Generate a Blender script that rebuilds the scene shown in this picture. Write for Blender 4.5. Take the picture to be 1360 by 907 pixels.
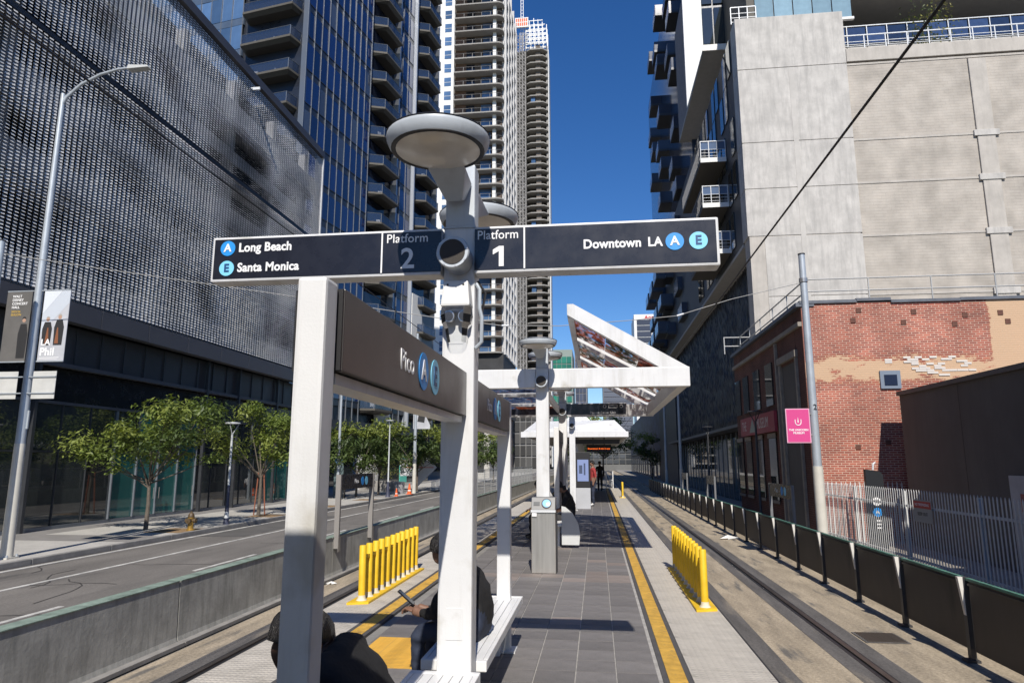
import bpy, bmesh, math, random
from mathutils import Vector, Matrix, noise as mnoise
R = math.radians
rng = random.Random(7)
for o in list(bpy.data.objects): bpy.data.objects.remove(o)
scene = bpy.context.scene
COL = scene.collection
# ------------------------------------------------------------------ camera, sky, sun, exposure
cam_d = bpy.data.cameras.new('camera'); cam = bpy.data.objects.new('camera', cam_d); COL.objects.link(cam)
cam_d.sensor_width = 36.0; cam_d.lens = 24.01; cam_d.clip_start = 0.05; cam_d.clip_end = 4000
cam.location = (0, 0, 1.65); cam.rotation_euler = (R(90 + 10.03), 0, R(7.0))
scene.camera = cam
SUN_EL, SUN_AZ = R(42), R(8.0)          # the sun stands behind the camera and a little to its right
world = bpy.data.worlds.new('World'); scene.world = world; world.use_nodes = True
wn = world.node_tree; wn.nodes.clear()
sky_t = wn.nodes.new('ShaderNodeTexSky'); sky_t.sky_type = 'NISHITA'; sky_t.sun_disc = False
sky_t.sun_elevation = SUN_EL; sky_t.sun_rotation = math.pi - SUN_AZ
sky_t.altitude = 100; sky_t.air_density = 1.0; sky_t.dust_density = 0.05; sky_t.ozone_density = 5.0
bg = wn.nodes.new('ShaderNodeBackground'); bg.inputs['Strength'].default_value = 0.108
wo = wn.nodes.new('ShaderNodeOutputWorld')
hsv = wn.nodes.new('ShaderNodeHueSaturation'); hsv.inputs['Saturation'].default_value = 1.24; hsv.inputs['Hue'].default_value = 0.509
wn.links.new(sky_t.outputs[0], hsv.inputs['Color']); wn.links.new(hsv.outputs[0], bg.inputs['Color']); wn.links.new(bg.outputs[0], wo.inputs['Surface'])
sun_d = bpy.data.lights.new('sun', 'SUN'); sun = bpy.data.objects.new('sun', sun_d); COL.objects.link(sun)
sun_d.energy = 5.0; sun_d.angle = R(0.53); sun_d.color = (1.0, 0.94, 0.85)
sdir = Vector((-math.sin(SUN_AZ) * math.cos(SUN_EL), math.cos(SUN_AZ) * math.cos(SUN_EL), -math.sin(SUN_EL)))
sun.rotation_euler = sdir.to_track_quat('-Z', 'Y').to_euler(); sun.location = (10, -40, 60)
vs = scene.view_settings; vs.view_transform = 'Standard'; vs.look = 'None'; vs.exposure = 0.14; vs.gamma = 1.0
vs.use_curve_mapping = False
scene.render.engine = 'CYCLES'
scene.cycles.max_bounces = 6; scene.cycles.transparent_max_bounces = 12

# ------------------------------------------------------------------ materials
MATS = {}
def nn(nt, t, **kw):
    n = nt.nodes.new(t)
    for k, v in kw.items(): setattr(n, k, v)
    return n
def ramp(nt, stops):
    r = nn(nt, 'ShaderNodeValToRGB'); e = r.color_ramp.elements
    while len(e) < len(stops): e.new(0.5)
    for i, (p, c) in enumerate(stops):
        e[i].position = p; e[i].color = (*c, 1) if len(c) == 3 else c
    return r
def mat(name, col, rough=0.6, metal=0.0, var=0.0, scale=3.0, stretch=(1, 1, 1), bump=0.0, bscale=40.0, spec=0.5,
        rnd=0.0, spots=None, trans=0.0, coat=0.0, ior=None, alpha=None, emit=None, coords='Object', grit=0.0, gscale=45.0):
    """Principled with noise-driven colour variation, per-object tone and fine relief."""
    if name in MATS: return MATS[name]
    m = bpy.data.materials.new(name); m.use_nodes = True; MATS[name] = m
    nt = m.node_tree; p = nt.nodes['Principled BSDF']; L = nt.links.new
    p.inputs['Base Color'].default_value = (*col, 1); p.inputs['Roughness'].default_value = rough
    p.inputs['Metallic'].default_value = metal; p.inputs['Specular IOR Level'].default_value = spec
    if coat: p.inputs['Coat Weight'].default_value = coat
    if ior: p.inputs['IOR'].default_value = ior
    if trans: p.inputs['Transmission Weight'].default_value = trans
    if emit: p.inputs['Emission Color'].default_value = (*emit[0], 1); p.inputs['Emission Strength'].default_value = emit[1]
    if alpha is not None: p.inputs['Alpha'].default_value = alpha
    tc = nn(nt, 'ShaderNodeTexCoord'); mp = nn(nt, 'ShaderNodeMapping'); mp.inputs['Scale'].default_value = stretch
    L(tc.outputs[coords], mp.inputs['Vector'])
    if var or rnd or spots:
        n1 = nn(nt, 'ShaderNodeTexNoise'); n1.inputs['Scale'].default_value = scale; n1.inputs['Detail'].default_value = 7
        n1.inputs['Roughness'].default_value = 0.62
        L(mp.outputs[0], n1.inputs['Vector'])
        lo = tuple(max(0, c * (1 - var)) for c in col); hi = tuple(min(1, c * (1 + var)) for c in col)
        r1 = ramp(nt, [(0.3, lo), (0.7, hi)]); L(n1.outputs['Fac'], r1.inputs[0]); out = r1.outputs[0]
        if spots:                                   # (colour, threshold, scale): stains and patches
            sc, th, ss = spots
            n2 = nn(nt, 'ShaderNodeTexNoise'); n2.inputs['Scale'].default_value = ss; n2.inputs['Detail'].default_value = 9
            L(mp.outputs[0], n2.inputs['Vector'])
            r2 = ramp(nt, [(th, (0, 0, 0)), (min(1, th + 0.13), (1, 1, 1))]); L(n2.outputs['Fac'], r2.inputs[0])
            mx = nn(nt, 'ShaderNodeMix', data_type='RGBA'); L(r2.outputs[0], mx.inputs['Factor'])
            L(out, mx.inputs['A']); mx.inputs['B'].default_value = (*sc, 1); out = mx.outputs['Result']
        if rnd:
            oi = nn(nt, 'ShaderNodeObjectInfo'); mr = nn(nt, 'ShaderNodeMapRange')
            mr.inputs['To Min'].default_value = 1 - rnd; mr.inputs['To Max'].default_value = 1 + rnd
            L(oi.outputs['Random'], mr.inputs['Value'])
            hs = nn(nt, 'ShaderNodeHueSaturation'); L(out, hs.inputs['Color']); L(mr.outputs[0], hs.inputs['Value']); out = hs.outputs[0]
        if grit:                                    # fine speckle of dust and aggregate
            ng = nn(nt, 'ShaderNodeTexNoise'); ng.inputs['Scale'].default_value = gscale; ng.inputs['Detail'].default_value = 5; ng.inputs['Roughness'].default_value = .8
            L(tc.outputs[coords], ng.inputs['Vector']); mg = nn(nt, 'ShaderNodeMapRange'); mg.inputs['From Min'].default_value = .32; mg.inputs['From Max'].default_value = .68
            mg.inputs['To Min'].default_value = 1 - grit; mg.inputs['To Max'].default_value = 1 + grit; L(ng.outputs['Fac'], mg.inputs['Value'])
            hg = nn(nt, 'ShaderNodeHueSaturation'); L(out, hg.inputs['Color']); L(mg.outputs[0], hg.inputs['Value']); out = hg.outputs[0]
        L(out, p.inputs['Base Color'])
        rr = nn(nt, 'ShaderNodeMapRange'); rr.inputs['To Min'].default_value = max(0.02, rough - 0.12 * (rough > .15)); rr.inputs['To Max'].default_value = min(1, rough + 0.12 * (rough > .15))
        L(n1.outputs['Fac'], rr.inputs['Value']); L(rr.outputs[0], p.inputs['Roughness'])
    if bump:
        nb = nn(nt, 'ShaderNodeTexNoise'); nb.inputs['Scale'].default_value = bscale; nb.inputs['Detail'].default_value = 6
        L(mp.outputs[0], nb.inputs['Vector'])
        bp = nn(nt, 'ShaderNodeBump'); bp.inputs['Strength'].default_value = bump; bp.inputs['Distance'].default_value = 0.02
        L(nb.outputs['Fac'], bp.inputs['Height']); L(bp.outputs[0], p.inputs['Normal'])
    return m

# ------------------------------------------------------------------ mesh collecting
class MB:
    def __init__(s): s.v = []; s.f = []; s.mi = []; s.m = 0
    def add(s, vs, fs):
        b = len(s.v); s.v += [tuple(v) for v in vs]; s.f += [tuple(b + i for i in f) for f in fs]; s.mi += [s.m] * len(fs); return s
    def box(s, x0, x1, y0, y1, z0, z1):
        if x0 > x1: x0, x1 = x1, x0
        if y0 > y1: y0, y1 = y1, y0
        if z0 > z1: z0, z1 = z1, z0
        return s.add([(x0, y0, z0), (x1, y0, z0), (x1, y1, z0), (x0, y1, z0), (x0, y0, z1), (x1, y0, z1), (x1, y1, z1), (x0, y1, z1)],
                     [(0, 3, 2, 1), (4, 5, 6, 7), (0, 1, 5, 4), (1, 2, 6, 5), (2, 3, 7, 6), (3, 0, 4, 7)])
    def hexa(s, a, b):                               # two quads a (4 pts) and b (4 pts), joined
        return s.add(list(a) + list(b), [(3, 2, 1, 0), (4, 5, 6, 7), (0, 1, 5, 4), (1, 2, 6, 5), (2, 3, 7, 6), (3, 0, 4, 7)])
    def quad(s, a, b, c, d): return s.add([a, b, c, d], [(0, 1, 2, 3)])
    def prism(s, poly, h0, h1, axis='z'):            # polygon extruded along an axis
        def P(u, v, h): return {'z': (u, v, h), 'y': (u, h, v), 'x': (h, u, v)}[axis]
        n = len(poly)
        vs = [P(u, v, h0) for u, v in poly] + [P(u, v, h1) for u, v in poly]
        return s.add(vs, [tuple(range(n - 1, -1, -1)), tuple(range(n, 2 * n))] + [(i, (i + 1) % n, n + (i + 1) % n, n + i) for i in range(n)])
    def tube(s, pts, r, n=8, caps=True):
        pts = [Vector(p) for p in pts]; rs = r if isinstance(r, (list, tuple)) else [r] * len(pts)
        vs = []; fs = []; N = len(pts); prev = None
        for i, p in enumerate(pts):
            t = (pts[min(i + 1, N - 1)] - pts[max(i - 1, 0)]).normalized()
            up = Vector((0, 0, 1)) if abs(t.z) < 0.95 else Vector((0, 1, 0))
            if prev is None: a = t.cross(up).normalized()
            else:
                a = prev - t * prev.dot(t)
                a = a.normalized() if a.length > 1e-4 else t.cross(up).normalized()
            prev = a; b = t.cross(a)
            for k in range(n):
                w = 2 * math.pi * k / n; vs.append(p + (a * math.cos(w) + b * math.sin(w)) * rs[i])
        for i in range(N - 1):
            for k in range(n): fs.append((i * n + k, i * n + (k + 1) % n, (i + 1) * n + (k + 1) % n, (i + 1) * n + k))
        if caps: fs.append(tuple(range(n - 1, -1, -1))); fs.append(tuple((N - 1) * n + k for k in range(n)))
        return s.add(vs, fs)
    def lathe(s, prof, n=32, c=(0, 0, 0), axis='z'): # profile of (radius, height), from below up
        vs = []; fs = []
        for (r, h) in prof:
            for k in range(n):
                w = 2 * math.pi * k / n; x, y = r * math.cos(w), r * math.sin(w)
                q = {'z': (x, y, h), 'y': (x, h, -y), 'x': (h, x, y)}[axis]
                vs.append((q[0] + c[0], q[1] + c[1], q[2] + c[2]))
        for i in range(len(prof) - 1):
            for k in range(n): fs.append((i * n + k, i * n + (k + 1) % n, (i + 1) * n + (k + 1) % n, (i + 1) * n + k))
        if prof[0][0] > 1e-4: fs.append(tuple(range(n - 1, -1, -1)))
        if prof[-1][0] > 1e-4: fs.append(tuple((len(prof) - 1) * n + k for k in range(n)))
        return s.add(vs, fs)
    def mesh(s, name, mats, bevel=0.0, smooth=False, seg=2):
        me = bpy.data.meshes.new(name); me.from_pydata(s.v, [], s.f)
        mats = mats if isinstance(mats, (list, tuple)) else [mats]
        for m in mats: me.materials.append(m)
        if len(mats) > 1: me.polygons.foreach_set('material_index', s.mi)
        if bevel:
            bm = bmesh.new(); bm.from_mesh(me)
            ed = [e for e in bm.edges if len(e.link_faces) == 2 and e.calc_face_angle(0) > 0.5]
            bmesh.ops.bevel(bm, geom=ed, offset=bevel, segments=seg, affect='EDGES', profile=0.6, clamp_overlap=True)
            bm.to_mesh(me); bm.free()
        if smooth:
            me.polygons.foreach_set('use_smooth', [True] * len(me.polygons))
            bm = bmesh.new(); bm.from_mesh(me)
            for e in bm.edges:
                if len(e.link_faces) == 2 and e.calc_face_angle(0) > 0.7: e.smooth = False
            bm.to_mesh(me); bm.free()
        me.update(); return me
    def build(s, name, mats, parent=None, loc=None, bevel=0.0, smooth=False, kind=None):
        return link(name, s.mesh(name, mats, bevel, smooth), parent, loc, kind=kind)
def link(name, me, parent=None, loc=None, rot=None, scale=None, kind=None):
    o = bpy.data.objects.new(name, me); COL.objects.link(o)
    if parent: o.parent = parent
    if loc: o.location = loc
    if rot: o.rotation_euler = rot
    if scale: o.scale = scale
    if kind: o['kind'] = kind
    return o
GROUPS = {'street_tree': 'street trees along the pavements', 'lamp_post': 'lamp posts down the middle of the platform', 'bench': 'platform benches',
          'bollard_barrier': 'yellow bollard rows at the platform edges', 'station_name_sign': 'brown station name panels', 'gateway_post': 'short white gateway posts',
          'platform_sign': 'overhead cross signs', 'traffic_cone': 'traffic cones on the far pavement', 'utility_pole': 'grey poles beside the tracks', 'street_lamp': 'street lamps with disc heads',
          'banner': 'concert banners on the lamp pole', 'sign_back': 'backs of street signs on the lamp pole', 'fence_board': 'boards behind the right fence', 'person': 'people at the station',
          'office_tower': 'distant office towers', 'office_building': 'distant office buildings', 'street_block': 'far street blocks', 'canopy': 'platform canopies'}
def thing(name, label, cat, loc=(0, 0, 0), rz=0.0, group=None):
    o = bpy.data.objects.new(name, None); COL.objects.link(o); o.location = loc; o.rotation_euler = (0, 0, rz)
    o.empty_display_size = 0.2; tag(o, label, cat, group or GROUPS.get(name)); return o
def tag(o, label, cat, group=None):
    o['label'] = label; o['category'] = cat
    if group: o['group'] = group
    return o
def struct(o): o['kind'] = 'structure'; return o
def B(): return MB()
def box(name, m, parent, x0, x1, y0, y1, z0, z1, bevel=0.0):
    return MB().box(x0, x1, y0, y1, z0, z1).build(name, m, parent, bevel=bevel)
_txt = {}
def text_mesh(s, size, bold=0.0, align='LEFT', depth=0.0015, sx=1.0):
    cu = bpy.data.curves.new('t', 'FONT'); cu.body = s; cu.size = size; cu.align_x = align; cu.align_y = 'CENTER'
    cu.offset = bold; cu.extrude = depth; cu.resolution_u = 4; cu.space_character = 1.03
    o = bpy.data.objects.new('t', cu); COL.objects.link(o)
    dg = bpy.context.evaluated_depsgraph_get(); me = bpy.data.meshes.new_from_object(o.evaluated_get(dg))
    bpy.data.objects.remove(o); bpy.data.curves.remove(cu)
    if sx != 1.0: me.transform(Matrix.Diagonal((sx, 1, 1, 1)))
    return me
def lettering(s, size, m, parent, loc, facing='-y', bold=0.0, align='LEFT', sx=1.0, name='lettering'):
    me = text_mesh(s, size, bold, align, sx=sx); me.materials.clear(); me.materials.append(m)
    rot = {'-y': (R(90), 0, 0), '+x': (R(90), 0, R(90)), '-x': (R(90), 0, R(-90)), '+y': (R(90), 0, R(180))}[facing]
    return link(name, me, parent, loc, rot)
def disc(name, m, parent, c, r, facing='-y', t=0.003, n=28):
    ax = 'y' if facing in ('-y', '+y') else 'x'
    b = MB(); b.lathe([(r, -t / 2), (r, t / 2)], n, c, ax); return b.build(name, m, parent)
def copy_tree(o, parent=None):
    c = o.copy(); COL.objects.link(c)
    if parent: c.parent = parent
    for ch in [x for x in bpy.data.objects if x.parent == o]: copy_tree(ch, c)
    return c

# ------------------------------------------------------------------ the palette (real-world base colours)
white = mat('white_painted_steel', (0.66, 0.665, 0.67), 0.38, var=0.05, scale=2.5, spots=((0.50, 0.485, 0.45), 0.60, 3.2), bump=0.05, bscale=120)
whiteb = mat('white_bench_steel', (0.76, 0.76, 0.75), 0.4, var=0.05, scale=4)
lampgrey = mat('pale_grey_lamp_metal', (0.50, 0.54, 0.58), 0.4, var=0.06, scale=4)
lens = mat('lamp_lens', (0.66, 0.62, 0.55), 0.22, var=0.1, scale=5, spec=0.6)
black = mat('black_rubber', (0.015, 0.015, 0.017), 0.5)
signblk = mat('navy_black_sign_face', (0.013, 0.014, 0.022), 0.28, var=0.15, scale=6)
brownsign = mat('brown_grey_sign_face', (0.050, 0.044, 0.042), 0.34, var=0.12, scale=5)
letwhite = mat('sign_white_print', (0.82, 0.82, 0.82), 0.5)
letblue = mat('line_a_blue', (0.02, 0.28, 0.72), 0.45)
letsky = mat('line_e_light_blue', (0.22, 0.62, 0.85), 0.45)
letnavy = mat('line_letter_navy', (0.015, 0.07, 0.2), 0.45)
steel = mat('brushed_stainless', (0.50, 0.48, 0.45), 0.34, metal=0.75, var=0.12, scale=14, stretch=(1, 1, 0.08))
yellow = mat('yellow_bollard_paint', (0.76, 0.49, 0.02), 0.55, var=0.14, scale=5, rnd=.08, spots=((0.36, 0.25, 0.06), 0.64, 7))
yellowt = mat('yellow_tactile', (0.56, 0.33, 0.055), 0.7, var=0.3, scale=7, spots=((0.2, 0.15, 0.09), 0.62, 9), bump=0.4, bscale=60)
darkgrey = mat('dark_grey_border', (0.075, 0.072, 0.072), 0.8, var=0.2, scale=8)
tilemat = mat('grey_paver', (0.165, 0.155, 0.15), 0.72, var=0.2, scale=4, rnd=0.15, spots=((0.10, 0.095, 0.09), 0.62, 6), bump=0.12, bscale=60, grit=.16, gscale=70)
joint = mat('pale_joint_mortar', (0.36, 0.345, 0.32), 0.9, var=0.25, scale=9)
galv = mat('galvanised_steel', (0.42, 0.46, 0.50), 0.45, metal=0.3, var=0.08, scale=3)
cream = mat('cream_painted_pole', (0.55, 0.53, 0.47), 0.6, var=0.08, scale=3)
darkmetal = mat('charcoal_metal', (0.035, 0.036, 0.04), 0.45, var=0.15, scale=4)
greymetal = mat('mid_grey_metal', (0.16, 0.165, 0.175), 0.45, var=0.1, scale=4)
aluwhite = mat('white_aluminium', (0.62, 0.64, 0.66), 0.4, var=0.05)
# ------------------------------------------------------------------ special surface materials
def tactile_mat(name, col, scale, rough=0.75):
    m = mat(name, col, rough, var=0.16, scale=3.5, spots=((col[0] * .62, col[1] * .62, col[2] * .6), 0.6, 3.2)); nt = m.node_tree; L = nt.links.new
    p = nt.nodes['Principled BSDF']; tc = nt.nodes['Texture Coordinate']
    v = nn(nt, 'ShaderNodeTexVoronoi'); v.inputs['Scale'].default_value = scale; v.inputs['Randomness'].default_value = 0.0
    L(tc.outputs['Object'], v.inputs['Vector'])
    r = ramp(nt, [(0.25, (1, 1, 1)), (0.45, (0, 0, 0))]); L(v.outputs['Distance'], r.inputs[0])
    bp = nn(nt, 'ShaderNodeBump'); bp.inputs['Strength'].default_value = 0.8; bp.inputs['Distance'].default_value = 0.006
    L(r.outputs[0], bp.inputs['Height']); L(bp.outputs[0], p.inputs['Normal'])
    return m
tactwhite = tactile_mat('off_white_tactile', (0.47, 0.435, 0.38), 19)
def streak_concrete(name, col, streak, var=0.18, sc=1.2, amount=0.62, bump=0.15):
    """Weathered concrete: broad mottling plus dirt runs that follow the vertical."""
    m = mat(name, col, 0.85, var=var, scale=sc, bump=bump, bscale=18); nt = m.node_tree; L = nt.links.new
    p = nt.nodes['Principled BSDF']; tc = nt.nodes['Texture Coordinate']
    src = p.inputs['Base Color'].links[0].from_socket
    mp = nn(nt, 'ShaderNodeMapping'); mp.inputs['Scale'].default_value = (1.6, 1.6, 0.22); L(tc.outputs['Object'], mp.inputs['Vector'])
    n = nn(nt, 'ShaderNodeTexNoise'); n.inputs['Scale'].default_value = sc * 2.2; n.inputs['Detail'].default_value = 10; n.inputs['Roughness'].default_value = 0.7
    L(mp.outputs[0], n.inputs['Vector'])
    r = ramp(nt, [(0.46, (0, 0, 0)), (0.78, (amount, amount, amount))]); L(n.outputs['Fac'], r.inputs[0])
    mx = nn(nt, 'ShaderNodeMix', data_type='RGBA'); L(r.outputs[0], mx.inputs['Factor']); L(src, mx.inputs['A'])
    mx.inputs['B'].default_value = (*streak, 1); L(mx.outputs['Result'], p.inputs['Base Color'])
    return m
def add_streaks(m, streak, amount, sc):
    nt = m.node_tree; L = nt.links.new; p = nt.nodes['Principled BSDF']; tc = nt.nodes['Texture Coordinate']; src = p.inputs['Base Color'].links[0].from_socket
    mp = nn(nt, 'ShaderNodeMapping'); mp.inputs['Scale'].default_value = (4, 4, .35); L(tc.outputs['Object'], mp.inputs['Vector'])
    n = nn(nt, 'ShaderNodeTexNoise'); n.inputs['Scale'].default_value = sc; n.inputs['Detail'].default_value = 9; n.inputs['Roughness'].default_value = .7; L(mp.outputs[0], n.inputs['Vector'])
    r = ramp(nt, [(.50, (0, 0, 0)), (.74, (amount,) * 3)]); L(n.outputs['Fac'], r.inputs[0]); mx = nn(nt, 'ShaderNodeMix', data_type='RGBA')
    L(r.outputs[0], mx.inputs['Factor']); L(src, mx.inputs['A']); mx.inputs['B'].default_value = (*streak, 1); L(mx.outputs['Result'], p.inputs['Base Color'])
add_streaks(white, (.40, .385, .35), .55, 1.6); add_streaks(lampgrey, (.26, .27, .28), .4, 1.4)
wallconc = streak_concrete('weathered_barrier_concrete', (0.36, 0.355, 0.325), (0.17, 0.175, 0.155), sc=2.2, var=.25, amount=.8)
def trackbed_mat():
    m = mat('dusty_track_concrete', (0.33, 0.275, 0.20), 0.9, var=0.28, scale=2.2, stretch=(1.6, 0.28, 1), bump=0.35, bscale=30,
            spots=((0.13, 0.12, 0.105), 0.56, 2.6), grit=.38, gscale=22); return m
trackbed = trackbed_mat()
trackdark = mat('oily_rail_strip', (0.105, 0.098, 0.092), 0.8, var=0.3, scale=3, stretch=(1.5, .2, 1), bump=0.2, spots=((0.22, 0.19, 0.15), 0.58, 2), grit=.35, gscale=25)
railm = mat('worn_rail_steel', (0.10, 0.085, 0.075), 0.42, metal=0.6, var=0.25, scale=4)
asphalt = mat('worn_asphalt', (0.155, 0.143, 0.13), 0.9, var=0.2, scale=0.9, stretch=(1.4, .3, 1), bump=0.3, bscale=60, spots=((0.085, 0.08, 0.075), 0.60, 0.8), grit=.25, gscale=18)
asphalt_new = mat('dark_asphalt_patch', (0.10, 0.095, 0.09), 0.9, var=0.2, scale=1.5, bump=0.3, bscale=60)
roadpaint = mat('worn_road_paint', (0.48, 0.47, 0.44), 0.8, var=0.35, scale=3)
sidewalk = mat('pale_sidewalk_concrete', (0.43, 0.415, 0.385), 0.88, var=0.13, scale=1.0, bump=0.12, bscale=50, spots=((0.24, 0.23, 0.21), 0.62, 1.2), grit=.12, gscale=20)
sidewalk2 = mat('grey_sidewalk_band', (0.22, 0.21, 0.20), 0.88, var=0.15, scale=1.2, bump=0.12)
kerbm = mat('kerb_concrete', (0.25, 0.24, 0.225), 0.85, var=0.25, scale=2.5)
soil = mat('tree_pit_mulch', (0.26, 0.17, 0.09), 0.95, var=0.4, scale=12, bump=0.6, bscale=40)
groundm = mat('city_ground', (0.14, 0.135, 0.125), 0.9, var=0.2, scale=0.1)
lotm = mat('lot_concrete', (0.27, 0.25, 0.22), 0.9, var=0.2, scale=0.8, bump=0.2)
greenrail = mat('oxidised_green_paint', (0.07, 0.19, 0.145), 0.6, var=0.35, scale=4)
ZT = -1.0      # track and road level;  ZS = pavement level
ZS = -0.85
# ------------------------------------------------------------------ ground, road, pavements, tracks
struct(B().quad((-1500, -300, ZT - .02), (1500, -300, ZT - .02), (1500, 2500, ZT - .02), (-1500, 2500, ZT - .02)).build('ground', groundm))
struct(B().quad((-14.8, -20, ZT), (-6.45, -20, ZT), (-6.45, 320, ZT), (-14.8, 320, ZT)).build('road', asphalt))
b = B()
for (x0, x1, y0, y1) in ((-14.6, -12.8, 24, 34), (-9.4, -6.5, 3, 14.6), (-8.2, -6.5, 14.6, 22), (-13.9, -12.7, 44, 52)):
    b.quad((x0, y0, ZT + .004), (x1, y0 + .3, ZT + .004), (x1, y1, ZT + .004), (x0, y1 - .4, ZT + .004))
struct(b.build('asphalt_repair', asphalt_new))
b = B(); rc_ = random.Random(4)
for k in range(34):
    x = rc_.uniform(-14.2, -7); y = rc_.uniform(9, 60); a = rc_.choice((0, 1.57)) + rc_.uniform(-.3, .3)
    for q in range(rc_.randrange(4, 12)):
        x2 = max(-14.4, min(-6.6, x + math.sin(a) * .4)); y2 = y + math.cos(a) * .4; px_, py2 = math.cos(a) * .014, -math.sin(a) * .014
        b.quad((x - px_, y - py2, ZT + .006), (x + px_, y + py2, ZT + .006), (x2 + px_, y2 + py2, ZT + .006), (x2 - px_, y2 - py2, ZT + .006)); x, y = x2, y2; a += rc_.uniform(-.5, .5)
struct(b.build('crack_seal', mat('tar_seal', (.045, .043, .042), .7)))
b = B().box(-14.62, -14.48, -10, 200, ZT, ZT + .008).box(-12.53, -12.40, -10, 200, ZT, ZT + .008)
for y in [16.6 + 7.4 * k for k in range(-2, 16)]: b.box(-10.05, -9.93, y, y + 3.1, ZT, ZT + .008)
struct(b.build('lane_marking', roadpaint))
# left pavement: slabs set between scored joints, then the kerb stones
lp = struct(B().box(-40, -14.98, -20, 320, ZT - .01, ZS - .02).build('pavement', kerbm))
slab_m = B().box(0, 1.5, 0, 1.78, 0, .02).mesh('pavement_slab', sidewalk); slab_m2 = B().box(0, 1.5, 0, 1.78, 0, .02).mesh('pavement_slab_grey', sidewalk2)
for j in range(30):
    for i in range(4):
        y = 12.0 + j * 1.79; x = -20.9 + i * 1.508
        if i == 3 and (j in (7, 11, 15, 19)): continue
        link('slab', slab_m2 if (i == 0 or j % 8 == 5) else slab_m, lp, (x, y, ZS - .02))
b = B()
for j in range(0, 60):
    b.box(-20.9, -14.99, 65.8 + j * 1.79, 65.8 + j * 1.79 + 1.78, ZS - .02, ZS)
b.box(-20.9, -14.99, -20, 11.99, ZS - .02, ZS)
b.build('slab_field', sidewalk, lp, kind='stuff')
kb = struct(B().box(-14.98, -14.96, -20, 320, ZT - .01, ZS - .03).build('kerb', kerbm))
km = B().box(0, .17, 0, 2.98, 0, .17).mesh('kerb_stone', kerbm, bevel=.02)
for j in range(26): link('kerb_stone', km, kb, (-14.96, 8 + j * 3.0, ZT - .005))
for j, y in enumerate((24.5, 31.7, 38.9, 46)):
    struct(B().quad((-16.4, y - .75, ZS + .004), (-14.99, y - .75, ZS + .004), (-14.99, y + .95, ZS + .004), (-16.4, y + .95, ZS + .004)).build('tree_pit', soil))
# right pavement and the lot behind the picket fence
struct(B().box(5.66, 60, -20, 320, ZT - .01, ZS).build('pavement_right', lotm))
struct(B().box(5.5, 5.65, -20, 200, ZT, ZS + .003).build('kerb_right', kerbm))
# tracks
for nm, x0, x1, xr in (('track_bed_left', -6.0, -3.16, (-5.13, -3.70)), ('track_bed_right', 1.36, 5.49, (2.08, 3.54))):
    tb = struct(B().quad((x0, -15, ZT), (x1, -15, ZT), (x1, 320, ZT), (x0, 320, ZT)).build(nm, trackbed))
    for xc in xr:
        B().quad((xc - .36, -15, ZT + .004), (xc + .36, -15, ZT + .004), (xc + .36, 320, ZT + .004), (xc - .36, 320, ZT + .004)).build('rail_strip', trackdark, tb)
        r_ = B(); r_.box(xc - .04, xc + .035, -15, 320, ZT + .004, ZT + .028); r_.build('rail', railm, tb, bevel=0)
        B().box(xc - .10, xc - .045, -15, 320, ZT + .004, ZT + .0075).build('rail_groove', black, tb)
        B().box(xc + .04, xc + .085, -15, 320, ZT + .004, ZT + .0075).build('rail_groove', black, tb)
g = thing('drain_grate', 'square rusty drain grate in the right track bed beside the dark fence', 'grate', (4.25, 11.7, ZT + .006))
B().box(-.32, .32, -.32, .32, 0, .004).build('frame', trackdark, g)
bar_m = B().box(-.28, .28, -.012, .012, .004, .016).mesh('bar', railm)
for k in range(9): link('bar', bar_m, g, (0, -.26 + k * .065, 0))
# litter
paperm = mat('litter_paper', (0.7, 0.7, 0.68), 0.8); redp = mat('litter_red', (0.5, 0.1, 0.05), 0.7)
def litter(x, y, s, m, label, z=ZT):
    r2 = random.Random(int(x * 100 + y * 10)); b = B(); n = 7
    for k in range(n):
        a = k * 2 * math.pi / n; a2 = (k + 1) * 2 * math.pi / n; f = lambda q: s * (.6 + .5 * math.sin(3 * q + x))
        b.add([(0, 0, s * .35), (f(a) * math.cos(a), f(a) * math.sin(a), s * .1 * r2.random()), (f(a2) * math.cos(a2), f(a2) * math.sin(a2), s * .25 * r2.random())], [(0, 1, 2)])
    tag(b.build('litter', m, None, (x, y, z + .006)), label, 'litter')
litter(4.5, 25.5, .42, paperm, 'crumpled white bag lying on the right track bed against the fence')
litter(3.0, 25.8, .16, redp, 'small red scrap lying between the right rails')
litter(-5.25, 11.6, .14, paperm, 'white paper scrap beside the left rail near the leftmost post')
litter(-5.9, 15.2, .17, paperm, 'crushed clear cup at the foot of the concrete barrier')
# ------------------------------------------------------------------ the platform
pf = struct(B().box(-3.15, 1.35, -9, 46, ZT - .01, -.03).build('platform', mat('platform_edge_concrete', (0.24, 0.23, 0.21), .85, var=.2, scale=3)))
B().box(-2.14, .47, -9, 46, -.03, -.009).build('joint_bed', joint, pf)
TW = .3225
tm = [B().box(0, TW - .010, 0, TW - .010, -.012, -.001 + .0007 * k).mesh('paver', tilemat) for k in range(3)]
r3 = random.Random(3)
tilewarm = mat('warm_paver', (0.23, 0.195, 0.175), .72, var=.18, scale=4, rnd=.15, bump=.12, bscale=60)
tw = B().box(0, TW - .010, 0, TW - .010, -.012, -.001).mesh('paver_warm', tilewarm)
for j in range(37):
    for i in range(8):
        y = 4.6 + j * TW
        if y > 16.5: continue
        warm = (10.05 < y < 10.6 and r3.random() < .6) or r3.random() < .03
        link('paver', tw if warm else tm[r3.randrange(3)], pf, (-2.14 + .004 + i * TW + .001, y, 0))
b = B(); b2 = B()
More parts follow.
